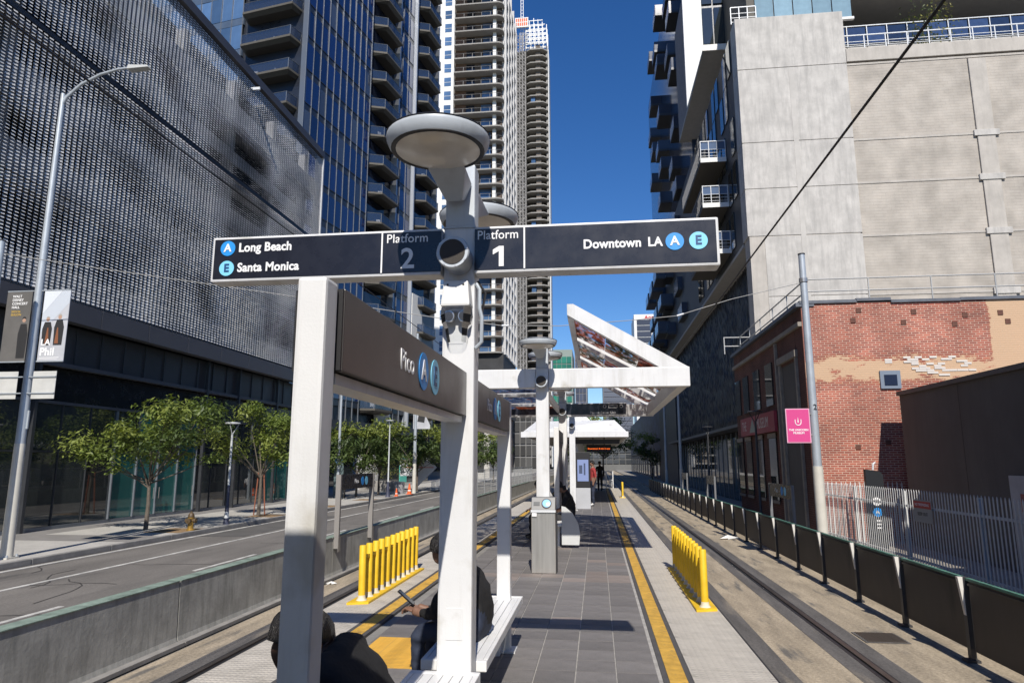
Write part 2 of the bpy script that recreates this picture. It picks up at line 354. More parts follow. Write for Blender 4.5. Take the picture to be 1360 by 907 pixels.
for j in list(range(-42, 0)) + list(range(37, 128)):
    for i in range(8):
        x = -2.135 + i * TW; y = 4.6 + j * TW; (b if r3.random() < .5 else b2).box(x, x + TW - .010, y, y + TW - .010, -.012, -.001)
b.build('paver_field', tilemat, pf, kind='stuff'); b2.build('paver_field', mat('grey_paver_dark', (0.14, 0.132, 0.128), .72, var=.2, scale=4), pf, kind='stuff')
for s in (0, 1):                                    # borders, yellow strips and tactile edges on both sides
    def X(a): return a if s == 0 else -1.80 - a
    def strip(name, m, a0, a1, z, y0=-9, y1=46): 
        return B().box(X(a0), X(a1), y0, y1, -.03, z).build(name, m, pf)
    strip('border', darkgrey, .4705, .515, .0); strip('border', darkgrey, .657, .70, .0)
    ym = B().box(X(.517), X(.655), 0, .905, -.03, .002).mesh('yellow_strip_tile', yellowt)
    for k in range(34): link('yellow_strip_tile', ym, pf, (0, 4 + k * .91, 0))
    B().box(X(.517), X(.655), 34.95, 46, -.03, .002).build('yellow_strip', yellowt, pf)
    wm = B().box(X(.703), X(1.335), 0, .605, -.03, .001).mesh('tactile_tile', tactwhite)
    for k in range(52): link('tactile_tile', wm, pf, (0, 3.6 + k * .609, 0))
    B().box(X(.703), X(1.335), 35.3, 46, -.03, .001).build('tactile_strip', tactwhite, pf)
rb_ = B().box(-2.10, -1.13, 0, .02, -.012, .005).mesh('ridge', yellowt)
B().box(-2.11, -1.12, 5.78, 6.76, -.012, .0012).build('guide_square', yellowt, pf)
for k in range(24): link('ridge', rb_, pf, (0, 5.80 + k * .04, 0))
# platform end: white railing gate
gt = thing('ramp_railing', 'white tubular railing across the far end of the platform', 'railing', (0, 46, 0))
for x in (-.35, .1, .55, 1.0): B().box(x - .03, x + .03, -.03, .03, 0, 1.1).build('post', white, gt)
B().box(-.35, 1.0, -.02, .02, 1.04, 1.1).build('rail', white, gt); B().box(-.35, 1.0, -.02, .02, .5, .55).build('rail', white, gt)
for k in range(9): B().box(-.25 + k * .14, -.225 + k * .14, -.012, .012, .1, 1.04).build('baluster', white, gt)
# ------------------------------------------------------------------ left concrete barrier
cw = thing('concrete_barrier', 'long weathered concrete barrier with green topped edge between road and left track', 'barrier', (-6.2, 0, ZT))
wm_ = B().prism([(-.22, 0), (.03, 0), (.0, .12), (-.02, .905), (-.22, .905)], 0, 5.97, 'y').mesh('wall_section', wallconc)
gm_ = B().box(-.225, -.005, 0, 5.97, .905, .918).mesh('top_edge', mat('worn_green_wall_paint', (.20, .26, .215), .8, var=.35, scale=5))
fm_ = B().box(-.025, .14, 0, 5.98, -.0, .055).mesh('foot_kerb', kerbm)
for k in range(20):
    if k < 11:
        ws = link('wall_section', wm_, cw, (0, -2 + k * 6.0, 0)); link('top_edge', gm_, ws); link('foot_kerb', fm_, ws)
    else: link('wall_section', wm_, cw, (0, -2 + k * 6.0, 0))
# chain-link railing on the far stretch
cf = thing('mesh_fence', 'thin grey mesh fence on top of the far concrete barrier', 'fence', (-6.32, 34, -.08))
wire = mat('fence_wire', (0.36, 0.37, 0.37), .5, metal=.4)
pm_ = B().tube([(0, 0, 0), (0, 0, 1.35)], .025, 6).mesh('post', wire)
for k in range(15): link('post', pm_, cf, (0, k * 2.4, 0))
B().tube([(0, 0, 1.33), (0, 33.6, 1.33)], .02, 6).build('rail', wire, cf)
b = B()
for k in range(230): b.box(-.003, .003, k * .146, k * .146 + .008, .03, 1.32)
for k in range(10): b.box(-.003, .003, 0, 33.6, .05 + k * .13, .056 + k * .13)
b.build('mesh_wires', wire, cf, kind='stuff')
# ------------------------------------------------------------------ right panel fence
panelm = mat('dark_brown_fence_panel', (0.060, 0.050, 0.042), 0.62, var=.35, scale=1.3, stretch=(1, 1, .25), spots=((0.03, 0.027, 0.024), .55, 2))
fr = thing('panel_fence', 'long dark panelled steel fence with green top rail along the right track', 'fence', (5.0, 0, ZT))
pm_ = B().box(-.012, .02, .06, 1.94, .15, 1.06).box(-.03, .03, .05, 1.95, 1.0, 1.03).mesh('panel', panelm)
pq = B().box(-.012, .02, .06, 1.94, .15, 1.06).mesh('panel_far', panelm)
po = B().box(-.05, .02, -.045, .045, 0, 1.10).mesh('post', darkmetal)
gu = B().hexa([(-.115, -.03, 1.10), (-.05, -.03, 1.10), (-.05, .03, 1.10), (-.115, .03, 1.10)], [(-.055, -.03, .60), (-.05, -.03, .60), (-.05, .03, .60), (-.055, .03, .60)]).mesh('gusset', mat('pale_gusset_paint', (.62, .60, .56), .6, var=.15))
ft = B().box(-.12, .05, -.08, .08, 0, .035).mesh('foot', darkmetal)
for k in range(32):
    y = 4.4 + k * 2.04
    link('panel', pm_ if k < 18 else pq, fr, (0, y, 0)); ps = link('post', po, fr, (0, y, 0))
    if k < 26: link('gusset', gu, ps)
    if k < 16: link('foot', ft, ps)
B().box(-.028, .028, 4.4, 69.6, 1.062, 1.095).build('top_rail', greenrail, fr)
# ------------------------------------------------------------------ station furniture: gateway posts, lamps, signs
CX = -.86
def lamp_head(parent, cx, cy, cz, back=False):
    """Round disc lamp with a funnel bracket, lens underneath."""
    h = B().lathe([(.272, -.066), (.286, -.048), (.299, -.014), (.300, .004), (.295, .016), (.26, .028), (.12, .050), (.0, .060)], 40).build('lamp_head', lampgrey, parent, (cx, cy, cz), smooth=True)
    B().lathe([(.248, -.070), (.258, -.074), (.271, -.070), (.271, -.055)], 40).build('gasket', black, h, smooth=True)
    B().lathe([(.0, -.100), (.10, -.097), (.18, -.087), (.225, -.076), (.250, -.068)], 40).build('lens', lens, h, smooth=True)
    B().lathe([(.300, .004), (.3035, .009), (.297, .016)], 40).build('seam', black, h)
    sg = -1 if back else 1
    def Q(*p): return [(x, sg * y, z) for x, y, z in (p if sg > 0 else p[::-1])]
    fn = B(); fn.hexa(Q((-.055, .47, -.19), (.055, .47, -.19), (.055, .56, -.15), (-.055, .56, -.15)), Q((-.12, .21, -.068), (.12, .21, -.068), (.10, .56, -.04), (-.10, .56, -.04)))
    fn.build('funnel_bracket', lampgrey, h, bevel=.012)
    return h
def speaker(parent, y, z):
    s = B().lathe([(.098, .0), (.104, .012), (.104, .03), (.095, .045), (.095, .20)], 32, axis='y').build('speaker', lampgrey, parent, (CX, y, z), smooth=True)
    B().lathe([(.080, -.004), (.080, .004)], 32, axis='y').build('grille', mat('speaker_grille', (.06, .052, .045), .7, bump=.5, bscale=300), s)
    sc = B().lathe([(.006, -.004), (.006, .004)], 8, axis='y').mesh('screw', steel)
    for k in range(8):
        a = k * math.pi / 4 + .2; link('screw', sc, s, (.094 * math.cos(a), 0, .094 * math.sin(a)))
    return s
def emergency_light(parent, y, z):
    e = B().hexa([(CX - .095, y - .12, z - .0), (CX + .095, y - .12, z), (CX + .095, y + .06, z), (CX - .095, y + .06, z)],
                 [(CX - .078, y - .10, z + .17), (CX + .078, y - .10, z + .17), (CX + .078, y + .06, z + .17), (CX - .078, y + .06, z + .17)]).build('emergency_light', mat('housing_white', (.68, .68, .66), .45, var=.06), parent, bevel=.016)
    for sx in (-1, 1):
        hd = B().lathe([(.036, .0), (.040, .012), (.034, .05), (.0, .07)], 20, (CX + sx * .048, y - .075, z - .055), 'y').build('lamp', mat('lamp_chrome', (.55, .55, .56), .25, metal=.7), e, smooth=True)
        B().lathe([(.03, -.004), (.03, .0)], 20, (CX + sx * .048, y - .077, z - .055), 'y').build('reflector', mat('lamp_dark', (.05, .05, .055), .2), hd)
        B().lathe([(.007, -.003), (.007, .003)], 8, (CX + sx * .05, y - .104, z + .14), 'y').build('bolt', black, e)
    B().box(CX - .045, CX + .045, y - .06, y - .02, z - .02, z - .002).build('bracket', aluwhite, e)
    cm = bpy.data.materials.get('clear_cover')
    if not cm:
        cm = bpy.data.materials.new('clear_cover'); cm.use_nodes = True; nt = cm.node_tree; nt.nodes.clear()
        t = nn(nt, 'ShaderNodeBsdfTransparent'); t.inputs[0].default_value = (.93, .94, .94, 1); gl = nn(nt, 'ShaderNodeBsdfGlossy'); gl.inputs['Roughness'].default_value = .12
        lw = nn(nt, 'ShaderNodeLayerWeight'); lw.inputs[0].default_value = .35; mx = nn(nt, 'ShaderNodeMixShader'); ou = nn(nt, 'ShaderNodeOutputMaterial')
        nt.links.new(lw.outputs['Fresnel'], mx.inputs[0]); nt.links.new(t.outputs[0], mx.inputs[1]); nt.links.new(gl.outputs[0], mx.inputs[2]); nt.links.new(mx.outputs[0], ou.inputs[0])
    c = B(); rows = []
    prof = [(-.0, .095, -.125), (-.05, .097, -.135), (-.10, .090, -.128), (-.135, .072, -.10), (-.18, .066, -.085), (-.22, .058, -.07)]
    for (dz, hw, dy) in prof: rows.append([(CX - hw, y + .05, z + dz), (CX - hw, y + dy * .6, z + dz), (CX - hw * .6, y + dy, z + dz), (CX + hw * .6, y + dy, z + dz), (CX + hw, y + dy * .6, z + dz), (CX + hw, y + .05, z + dz)])
    for i in range(len(rows) - 1):
        for k in range(5): c.quad(rows[i][k], rows[i][k + 1], rows[i + 1][k + 1], rows[i + 1][k])
    c.build('clear_cover', cm, e, smooth=True)
    return e
def main_post(name, label, y, top, lit=True):
    t = thing(name, label, 'lamp post', (0, 0, 0)); t.location = (0, 0, 0)
    B().box(CX - .105, CX + .105, y - .085, y + .085, 0, 3.16).build('post', white, t, bevel=.018)
    B().box(CX - .098, CX + .098, y - .078, y + .078, 3.165, top).build('lamp_mast', lampgrey, t, bevel=.015)
    B().box(CX - .16, CX + .16, y - .14, y + .14, 0.001, .018).build('base_plate', white, t)
    bm2 = B().lathe([(.014, .018), (.014, .034), (.006, .04)], 6).mesh('anchor_bolt', steel)
    for sx in (-.13, .13):
        for sy in (-.11, .11): link('anchor_bolt', bm2, t, (CX + sx, y + sy, 0))
    ap = B().box(CX - .05, CX + .05, y - .0885, y - .0855, .62, .80).build('access_plate', white, t, bevel=.001)
    B().box(CX - .108, CX + .108, y - .088, y + .088, 3.157, 3.168).build('mast_flange', lampgrey, t)
    lamp_head(t, CX - .02, y - .64, 3.50); lamp_head(t, CX, y + .64, 3.50, back=True)
    speaker(t, y - .30, 2.93)
    return t
gp = main_post('lamp_post', 'tall white square lamp post in front with two round lamp heads and cross sign', 4.28, 3.60)
emergency_light(gp, 4.28 - .085, 2.61)
cond = B(); cond.tube([(CX + .112, 4.20, 2.78), (CX + .135, 4.20, 2.74), (CX + .135, 4.20, 2.62), (CX + .15, 4.20, 2.56), (CX + .15, 4.20, 2.40), (CX + .112, 4.20, 2.36)], .013, 8); cond.build('conduit', galv, gp, smooth=True)
B().tube([(CX + .12, 4.22, 2.80), (CX + .17, 4.22, 2.72), (CX + .14, 4.22, 2.55)], .009, 6).build('cable', black, gp, smooth=True)
# ---- cross sign
def cross_sign(name, label, y, lines):
    t = thing(name, label, 'sign')
    x0, x1 = -2.545, .775
    z0, z1 = 2.835, 3.145
    for a, c_ in ((x0, CX - .107), (CX + .107, x1)):
        fr_ = B().box(a, c_, y - .07, y + .07, z0, z1).build('frame', white, t, bevel=.012)
        B().box(a + .018 if a == x0 else a + .002, c_ - .018 if c_ == x1 else c_ - .002, y - .074, y - .0685, z0 + .02, z1 - .018).build('face', signblk, t)
    lines(t, y - .0755)
    return t
def front_lines(t, y):
    B().box(-1.368, -1.358, y - .002, y + .001, 2.856, 3.127).build('divider', letwhite, t); B().box(-.435, -.425, y - .002, y + .001, 2.856, 3.127).build('divider', letwhite, t)
    for (c, ch, col, lc) in (((-2.43, 3.063), 'A', letblue, letwhite), ((-2.43, 2.925), 'E', letsky, letnavy), ((.505, 2.995), 'A', letblue, letwhite), ((.648, 2.995), 'E', letsky, letnavy)):
        rr = .052 if c[0] < 0 else .056
        d_ = disc('line_badge', col, t, (c[0], y - .0015, c[1]), rr)
        lettering(ch, rr * 1.45, lc, d_, (c[0], y - .005, c[1] + .0), align='CENTER', bold=.002)
    lettering('Long Beach', .084, letwhite, t, (-2.355, y, 3.063), bold=.0024, sx=.93); lettering('Santa Monica', .084, letwhite, t, (-2.355, y, 2.925), bold=.0024, sx=.93)
    lettering('Downtown', .082, letwhite, t, (.302, y, 2.995), bold=.0024, align='RIGHT', sx=.93); lettering('LA', .082, letwhite, t, (.43, y, 2.995), bold=.0024, align='RIGHT', sx=.93)
    lettering('Platform', .084, letwhite, t, (-1.335, y, 3.082), bold=.0004, sx=.94); lettering('Platform', .084, letwhite, t, (-.735, y, 3.082), bold=.0004, sx=.90)
    lettering('2', .19, letwhite, t, (-1.19, y, 2.942), bold=.003, align='CENTER'); B().prism([(-.593, 2.875), (-.562, 2.875), (-.562, 3.008), (-.593, 3.008), (-.632, 2.985), (-.632, 2.953), (-.593, 2.975)], y - .0015, y + .001, 'y').build('lettering', letwhite, t)
cross_sign('platform_sign', 'long black overhead sign reading Long Beach, Santa Monica, Platform 2, Platform 1 and Downtown LA', 4.22, front_lines)
def far_lines(t, y):
    lettering('Dupont Center Unit', .085, letwhite, t, (.50, y, 2.90), align='RIGHT', sx=.9)
    for k, x in enumerate((.22, .43, .64)):
        if k == 1: 
            B().box(x - .11, x + .11, y - .002, y + .001, 3.02, 3.10).build('icon', letwhite, t); B().box(x - .10, x + .10, y - .004, y + .0012, 3.03, 3.09).build('icon_inner', signblk, t)
        else:
            disc('icon', letwhite, t, (x, y - .001, 3.06), .042); disc('icon_inner', signblk, t, (x, y - .003, 3.06), .034)
cross_sign('platform_sign', 'dark overhead sign with three small icons beyond the glass canopy', 17.72, far_lines)
# ---- station-name gateway: low posts and brown Pico panels
def pico_panel(label, y0, y1, ty):
    t = thing('station_name_sign', label, 'sign')
    bx = B().box(-.965, -.80, y0, y1, 1.935, 2.205).build('panel', brownsign, t, bevel=.004)
    B().box(-.935, -.825, y0 + .01, y1 - .01, 1.895, 1.93).build('beam', white, t)
    B().box(-.962, -.803, y0 - .012, y0 - .001, 1.938, 2.202).build('end_cap', black, t)
    fx = -.7985
    lettering('Pico', .125, letwhite, t, (fx, ty, 2.07), '+x', bold=.001, sx=1.0)
    for k, (ch, col, lc) in enumerate((('A', letblue, letwhite), ('E', letsky, letnavy))):
        yy = ty + .385 + k * .23; d_ = disc('line_badge', col, t, (fx + .0005, yy, 2.07), .088, '+x')
        lettering(ch, .135, lc, d_, (fx + .003, yy, 2.07), '+x', align='CENTER', bold=.003)
    return t
def low_post(label, y, w=.05):
    t = thing('gateway_post', label, 'post')
    B().box(CX - w, CX + w, y - .05, y + .05, 0, 2.215).build('post', white, t, bevel=.012)
    B().box(CX - .11, CX + .11, y - .10, y + .10, 0.001, .016).build('base_plate', white, t)
low_post('nearest short white square post carrying the near end of the station name panel', 2.0, .047)
low_post('slim white square post at the far end of the second station name panel', 6.42, .062)
pico_panel('brown station name panel reading Pico between the nearest post and the lamp post', 2.075, 4.185, 2.72)
pico_panel('second brown station name panel reading Pico beyond the tall lamp post', 4.375, 6.35, 5.02)
# ---- white benches
def bench(label, y0, y1):
    t = thing('bench', label, 'bench')
    n = 6; w = .42 / n
    fr_ = B().box(-1.115, -.70, y0, y0 + .05, .385, .448).box(-1.115, -.70, y1 - .05, y1, .385, .448).box(-1.115, -1.085, y0 + .05, y1 - .05, .385, .448).box(-.73, -.70, y0 + .05, y1 - .05, .385, .448).build('seat_frame', whiteb, t, bevel=.006)
    sm = B().box(0, .055, y0 + .05, y1 - .05, .418, .446).mesh('slat', whiteb, bevel=.005)
    for k in range(6): link('slat', sm, t, (-1.081 + k * .0588, 0, 0))
    for y in (y0 + .30, y1 - .25): B().box(-.95, -.87, y - .05, y + .05, 0, .38).build('leg', whiteb, t, bevel=.008)
bench('white slatted metal bench right in front, between nearest post and lamp post', 2.12, 4.20)
bench('white slatted metal bench beyond the tall lamp post, under the seated person with phone', 4.42, 6.52)
# ---- yellow bollard barriers
def bollards(label, x, y0, n, dy, h):
    t = thing('bollard_barrier', label, 'barrier', (x, y0, 0))
    B().prism([(-.12, -.18), (.12, -.10), (.12, dy * (n - 1) + .12), (-.12, dy * (n - 1) + .06)], .002, .028).build('base_plate', yellow, t)
    bm_ = B().lathe([(.042, .03), (.042, h - .01), (.036, h), (.0, h + .004)], 16).mesh('bollard', yellow, smooth=True)
    cm_ = B().lathe([(.066, .028), (.048, .05), (.044, .085)], 16).mesh('collar', mat('worn_white_collar', (.62, .57, .45), .7, var=.3), smooth=True)
    br = B().box(-.02, .02, -.0, dy, .50, .54).mesh('bridge', yellow)
    for k in range(n):
        o = link('bollard', bm_, t, (0, k * dy, 0), (rng.uniform(-.012, .012), rng.uniform(-.012, .012), k)); link('collar', cm_, o)
        if k < n - 1: link('bridge', br, t, (0, k * dy, 0))
bollards('row of yellow round bollards on a plate at the left platform edge', -2.84, 8.32, 11, .245, .66)
bollards('row of yellow round bollards on a plate at the right platform edge', 1.19, 8.42, 11, .30, .66)
bollards('single far group of yellow bollards at the right platform edge near the canopy', 1.17, 33.5, 4, .24, .72)
# ---- lamp posts further down the platform
main_post('lamp_post', 'white lamp post behind the ticket validator carrying the glass canopy beam', 11.1, 3.60)
p3_ = main_post('lamp_post', 'lamp post in canopy shade carrying the dark icon sign', 17.82, 3.60)
p4_ = main_post('lamp_post', 'far white lamp post beside the information screen', 24.6, 3.60)
# ---- art-glass canopies
def artglass(name, cols, seed):
    m = bpy.data.materials.new(name); m.use_nodes = True; nt = m.node_tree; nt.nodes.clear(); L = nt.links.new
    tc = nn(nt, 'ShaderNodeTexCoord'); mp = nn(nt, 'ShaderNodeMapping'); mp.inputs['Scale'].default_value = (1.0, .55, 1.0); mp.inputs['Location'].default_value = (seed, seed * 2, 0)
    L(tc.outputs['Object'], mp.inputs[0]); n = nn(nt, 'ShaderNodeTexNoise'); n.inputs['Scale'].default_value = 2.6; n.inputs['Detail'].default_value = 3; n.inputs['Distortion'].default_value = 1.6
    L(mp.outputs[0], n.inputs['Vector'])
    rp = ramp(nt, cols); L(n.outputs['Fac'], rp.inputs[0])
    r2 = ramp(nt, [(.46, (.95, .95, .95)), (.60, (.25, .25, .25))]); n2 = nn(nt, 'ShaderNodeTexNoise'); n2.inputs['Scale'].default_value = 3.4; n2.inputs['Detail'].default_value = 4; n2.inputs['Distortion'].default_value = 2
    L(mp.outputs[0], n2.inputs['Vector']); L(n2.outputs['Fac'], r2.inputs[0])
    df = nn(nt, 'ShaderNodeBsdfDiffuse'); tl = nn(nt, 'ShaderNodeBsdfTranslucent'); tr = nn(nt, 'ShaderNodeBsdfTransparent'); gl = nn(nt, 'ShaderNodeBsdfGlossy'); gl.inputs['Roughness'].default_value = .08
    L(rp.outputs[0], df.inputs[0]); L(rp.outputs[0], tl.inputs[0]); 
    a = nn(nt, 'ShaderNodeMixShader'); a.inputs[0].default_value = .62; L(df.outputs[0], a.inputs[1]); L(tl.outputs[0], a.inputs[2])
    b = nn(nt, 'ShaderNodeMixShader'); L(r2.outputs[0], b.inputs[0]); L(tr.outputs[0], b.inputs[1]); L(a.outputs[0], b.inputs[2])
    c = nn(nt, 'ShaderNodeMixShader'); c.inputs[0].default_value = .07; L(b.outputs[0], c.inputs[1]); L(gl.outputs[0], c.inputs[2])
    o = nn(nt, 'ShaderNodeOutputMaterial'); L(c.outputs[0], o.inputs[0]); return m
ag = [artglass('orange_art_glass', [(.3, (.02, .018, .016)), (.48, (.20, .06, .03)), (.58, (.55, .13, .03)), (.68, (.22, .16, .12))], 3.1),
      artglass('olive_art_glass', [(.3, (.03, .03, .018)), (.5, (.16, .13, .07)), (.6, (.45, .14, .05)), (.7, (.12, .10, .08))], 7.7),
      artglass('blue_art_glass', [(.3, (.01, .013, .03)), (.5, (.05, .09, .22)), (.6, (.16, .26, .42)), (.7, (.5, .14, .03))], 11.3)]
def wing_canopy(label, y0, y1, group=None):
    t = thing('canopy', label, 'canopy')
    H0, H1 = 2.84, 3.15
    for y, nm in ((y0, 'beam'), (y1, 'beam')):
        for a, c_ in ((-3.2, CX - .108), (CX + .108, 1.49)): B().box(a, c_, y - .08, y + .08, H0, H1).build(nm, white, t, bevel=.01)
    for x in (-3.12, 1.41): B().box(x - .08, x + .08, y0 + .082, y1 - .082, H0 + .02, H1 - .01).build('eave_beam', white, t, bevel=.01)
    # the raised right wing: rafters climb from the eave to a ridge
    ex, ez, rx, rz = 1.47, 3.06, -.44, 4.10
    def raft(y, w, m, nm, d=.17):
        dx, dz = rx - ex, rz - ez; l = math.hypot(dx, dz); nx, nz = -dz / l, dx / l
        nx, nz = (-nx, -nz) if nz < 0 else (nx, nz)
        p = [(ex, ez), (rx, rz), (rx + nx * 0 , rz - d * 1.0), (ex - .22, ez - .0)]
        return B().prism([(ex, ez + .0), (ex, ez + .09), (rx + .1, rz + .12), (rx, rz + .12), (rx, rz - .06), (ex - .30, ez)], y - w, y + w, 'y').build(nm, m, t)
    raft(y0, .078, white, 'gable_rafter')
    n = 3; step = (y1 - y0) / n
    for k in range(1, n + 1): raft(y0 + k * step, .035, white, 'rafter')
    B().box(rx - .0, rx + .10, y0 + .08, y1, rz - .08, rz + .115).build('ridge_beam', white, t)
    for k in range(n):                               # each bay: three glass panes up the slope
        for q in range(3):
            f0, f1 = .05 + q * .31, .05 + q * .31 + .306
            a0 = (ex + (rx - ex) * f0, ez + .045 + (rz - ez) * f0); a1 = (ex + (rx - ex) * f1, ez + .045 + (rz - ez) * f1)
            ya, yb = y0 + k * step + .10, y0 + (k + 1) * step - .10
            B().hexa([(a0[0], ya, a0[1]), (a0[0], yb, a0[1]), (a1[0], yb, a1[1]), (a1[0], ya, a1[1])], [(a0[0], ya, a0[1] + .012), (a0[0], yb, a0[1] + .012), (a1[0], yb, a1[1] + .012), (a1[0], ya, a1[1] + .012)]).build('glass_pane', ag[(k + q) % 2], t)
    # the flat left wing
    for k in range(1, 3): 
        y = y0 + k * step; B().box(-3.04, -.97, y - .03, y + .03, 2.93, 3.0).build('rafter', white, t)
    B().box(-.99, -.93, y0 + .09, y1 - .09, 2.90, 3.06).build('ridge_beam', white, t)
    for k in range(3):
        for q in range(2):
            ya, yb = y0 + k * step + .09, y0 + (k + 1) * step - .06; xa = -3.02 + q * 1.02
            B().box(xa, xa + .96, ya, yb, 3.005, 3.017).build('glass_pane', ag[2] if (k + q) % 3 else ag[0], t)
    return t
wing_canopy('white framed canopy of orange and blue art glass over the middle of the platform', 11.1, 18.25)
rc = thing('canopy', 'flat white canopy roof overhead behind the viewer shading the nearest post', 'canopy')
B().box(-3.2, 1.49, -7.1, 0.10, 2.86, 3.14).build('roof_slab', white, rc, bevel=.01); B().box(-3.1, 1.4, -7.0, 0.0, 2.80, 2.855).build('soffit', aluwhite, rc)
bp_ = thing('canopy_post', 'white square post holding up the canopy behind the viewer', 'post')
for y in (-6.5, -.6): B().box(CX - .105, CX + .105, y - .085, y + .085, 0, 2.79).build('post', white, bp_, bevel=.018)
# ---- far covered shelter
sh = thing('shelter', 'far white roofed platform shelter with hipped top and deep fascia', 'shelter', (0, 27, 0))
B().box(-2.9, 1.17, 0, 17.5, 2.68, 2.80).build('roof_slab', white, sh)
B().hexa([(-2.9, -.06, 2.81), (1.17, -.06, 2.81), (1.17, 17.5, 2.81), (-2.9, 17.5, 2.81)], [(-2.5, 1.5, 3.32), (.72, .8, 3.32), (.72, 17, 3.32), (-2.5, 17, 3.32)]).build('roof', white, sh)
B().box(-2.95, 1.22, -.12, -.065, 2.62, 2.83).build('fascia', white, sh); B().box(1.175, 1.22, -.06, 17.5, 2.62, 2.83).build('fascia', white, sh)
B().prism([(-1.35, 3.33), (-.2, 3.33), (-.78, 3.92)], 2.0, 3.2, 'y').build('gable', white, sh)
B().box(-1.35, .9, .6, .8, 2.38, 2.55).build('cross_beam', darkmetal, sh)
for y in (1.0, 6, 11, 16): B().box(CX - .10, CX + .10, y - .1, y + .1, 0, 2.68).build('post', white, sh)
soff = mat('soffit_grey', (.30, .29, .27), .8, var=.1)
B().box(-2.85, 1.12, .05, 17.4, 2.665, 2.678).build('soffit', soff, sh)
# LED display hung under the shelter
ld = thing('departure_display', 'black hanging display with an orange lit line under the far shelter', 'display', (0, 28.4, 0))
B().box(-.42, .58, -.09, .09, 2.06, 2.36).build('case', black, ld)
for x in (-.15, .3): B().box(x - .02, x + .02, -.02, .02, 2.36, 2.66).build('hanger', darkmetal, ld)
ledm = mat('orange_led', (.5, .08, .01), .5, emit=((1.0, .16, .02), 1.6))
lettering('Downtown 4 min 2 cars', .088, ledm, ld, (.08, -.0935, 2.20), align='CENTER', bold=.001)
# ticket validator
v = thing('ticket_validator', 'stainless steel ticket validator with round blue reader in front of the lamp post', 'validator', (-.835, 10.78, 0))
B().box(-.185, .185, -.06, .22, 0.002, .93).build('cabinet', steel, v, bevel=.01)
B().hexa([(-.185, -.07, .935), (.185, -.07, .935), (.185, .22, .935), (-.185, .22, .935)], [(-.185, .02, 1.12), (.185, .02, 1.12), (.185, .22, 1.12), (-.185, .22, 1.12)]).build('reader_head', mat('dark_stainless', (.16, .16, .16), .5, metal=.2, var=.15, scale=9), v, bevel=.008)
B().box(-.19, .19, -.085, -.062, .90, .935).build('ledge', aluwhite, v)
rd = B().lathe([(.078, -.006), (.078, .006)], 28, axis='y').build('reader_ring', black, v, (.05, -.032, 1.03), smooth=False); rd.rotation_euler = (R(-26), 0, 0)
B().lathe([(.0, -.012), (.045, -.010), (.062, -.006), (.062, .0)], 28, axis='y').build('reader_light', mat('reader_glow', (.25, .5, .75), .3, emit=((.25, .55, 1.0), .3)), rd, smooth=True)
o = box('screen', mat('validator_screen', (.03, .035, .04), .25), v, -.15, -.055, -.004, .004, -.03, .03); o.location = (0, -.030, 1.025); o.rotation_euler = (R(-26), 0, 0)
B().box(-.17, -.10, -.09, -.07, .84, .89).build('label_plate', letwhite, v)
B().box(.19, .20, -.02, .2, .02, .9).build('seam_strip', darkmetal, v)
# information kiosk
k_ = thing('information_kiosk', 'grey information kiosk with lit blue screen beside the far lamp post', 'kiosk', (-.52, 25.5, 0))
B().box(-.26, .26, -.12, .16, 0, .74).build('plinth', mat('kiosk_grey', (.42, .43, .45), .5, var=.05), k_, bevel=.01)
B().box(-.26, .26, -.12, .16, .745, 2.02).build('screen_case', black, k_, bevel=.01)
sc_ = B().box(-.20, .20, -.127, -.121, .98, 1.75).build('screen', mat('screen_blue', (.1, .12, .2), .3, emit=((.26, .34, .62), .55)), k_)
B().box(-.14, -.02, -.130, -.1275, 1.25, 1.55).build('map_panel', mat('screen_dark', (.06, .08, .14), .4), sc_); B().box(.03, .09, -.130, -.1275, 1.2, 1.62).build('map_panel', mat('screen_dark', (.06, .08, .14), .4), sc_)
# map case and windscreen seat in the canopy bay
mc = thing('map_case', 'tall grey map case panel between two white posts under the glass canopy', 'map case', (-.86, 14.9, 0))
B().box(-.03, .03, -.0, 1.9, .62, 2.1).build('panel', mat('map_case_grey', (.17, .18, .20), .5, var=.08), mc)
B().box(-.035, .05, -.01, 1.91, 2.1, 2.35).build('header', darkmetal, mc)
for y in (-.06, 1.96): B().box(-.055, .055, y - .05, y + .05, 0, 2.4).build('post', white, mc, bevel=.01)
ws = thing('bench', 'bench with rounded pale end screen behind the ticket validator', 'bench', (-.72, 13.9, 0))
gla = mat('frosted_screen', (.55, .56, .56), .35, var=.06)
prof = [(.0, .06), (.34, .06), (.36, .28), (.32, .48), (.22, .66), (.08, .78), (0, .80)]
B().prism(prof, -.015, .015, 'y').build('end_screen', gla, ws, bevel=.004)
B().box(-.35, .12, .05, 3.0, .40, .45).build('seat', whiteb, ws, bevel=.006)
for y in (.3, 2.7): B().box(-.16, -.06, y - .04, y + .04, 0, .40).build('leg', whiteb, ws)
# ------------------------------------------------------------------ building materials
def glassm(name, col, rough=.04, ior=1.7, var=.25, rnd=.35, scale=.25):
    return mat(name, col, rough, var=var, scale=scale, rnd=rnd, ior=ior, spec=.5)
bluegl = glassm('deep_blue_tower_glass', (.008, .022, .095), .03, 1.7)
bluegl2 = glassm('pale_blue_tower_glass', (.07, .13, .24), .05, 1.8)
darkgl = glassm('dark_storefront_glass', (.030, .036, .036), .03, 2.1)
tealgl = glassm('teal_storefront_glass', (.03, .15, .135), .05, 1.8, rnd=.25)
spandrel = mat('dark_spandrel', (.022, .026, .036), .3, var=.2, scale=.5)
mull = mat('mullion_grey', (.20, .22, .25), .4, metal=.4, var=.1)
mulldk = mat('mullion_dark', (.05, .053, .06), .4, metal=.3, var=.1)
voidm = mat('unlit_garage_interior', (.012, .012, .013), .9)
garslab = mat('garage_spandrel_panel', (.24, .245, .26), .7, var=.2, scale=.6)
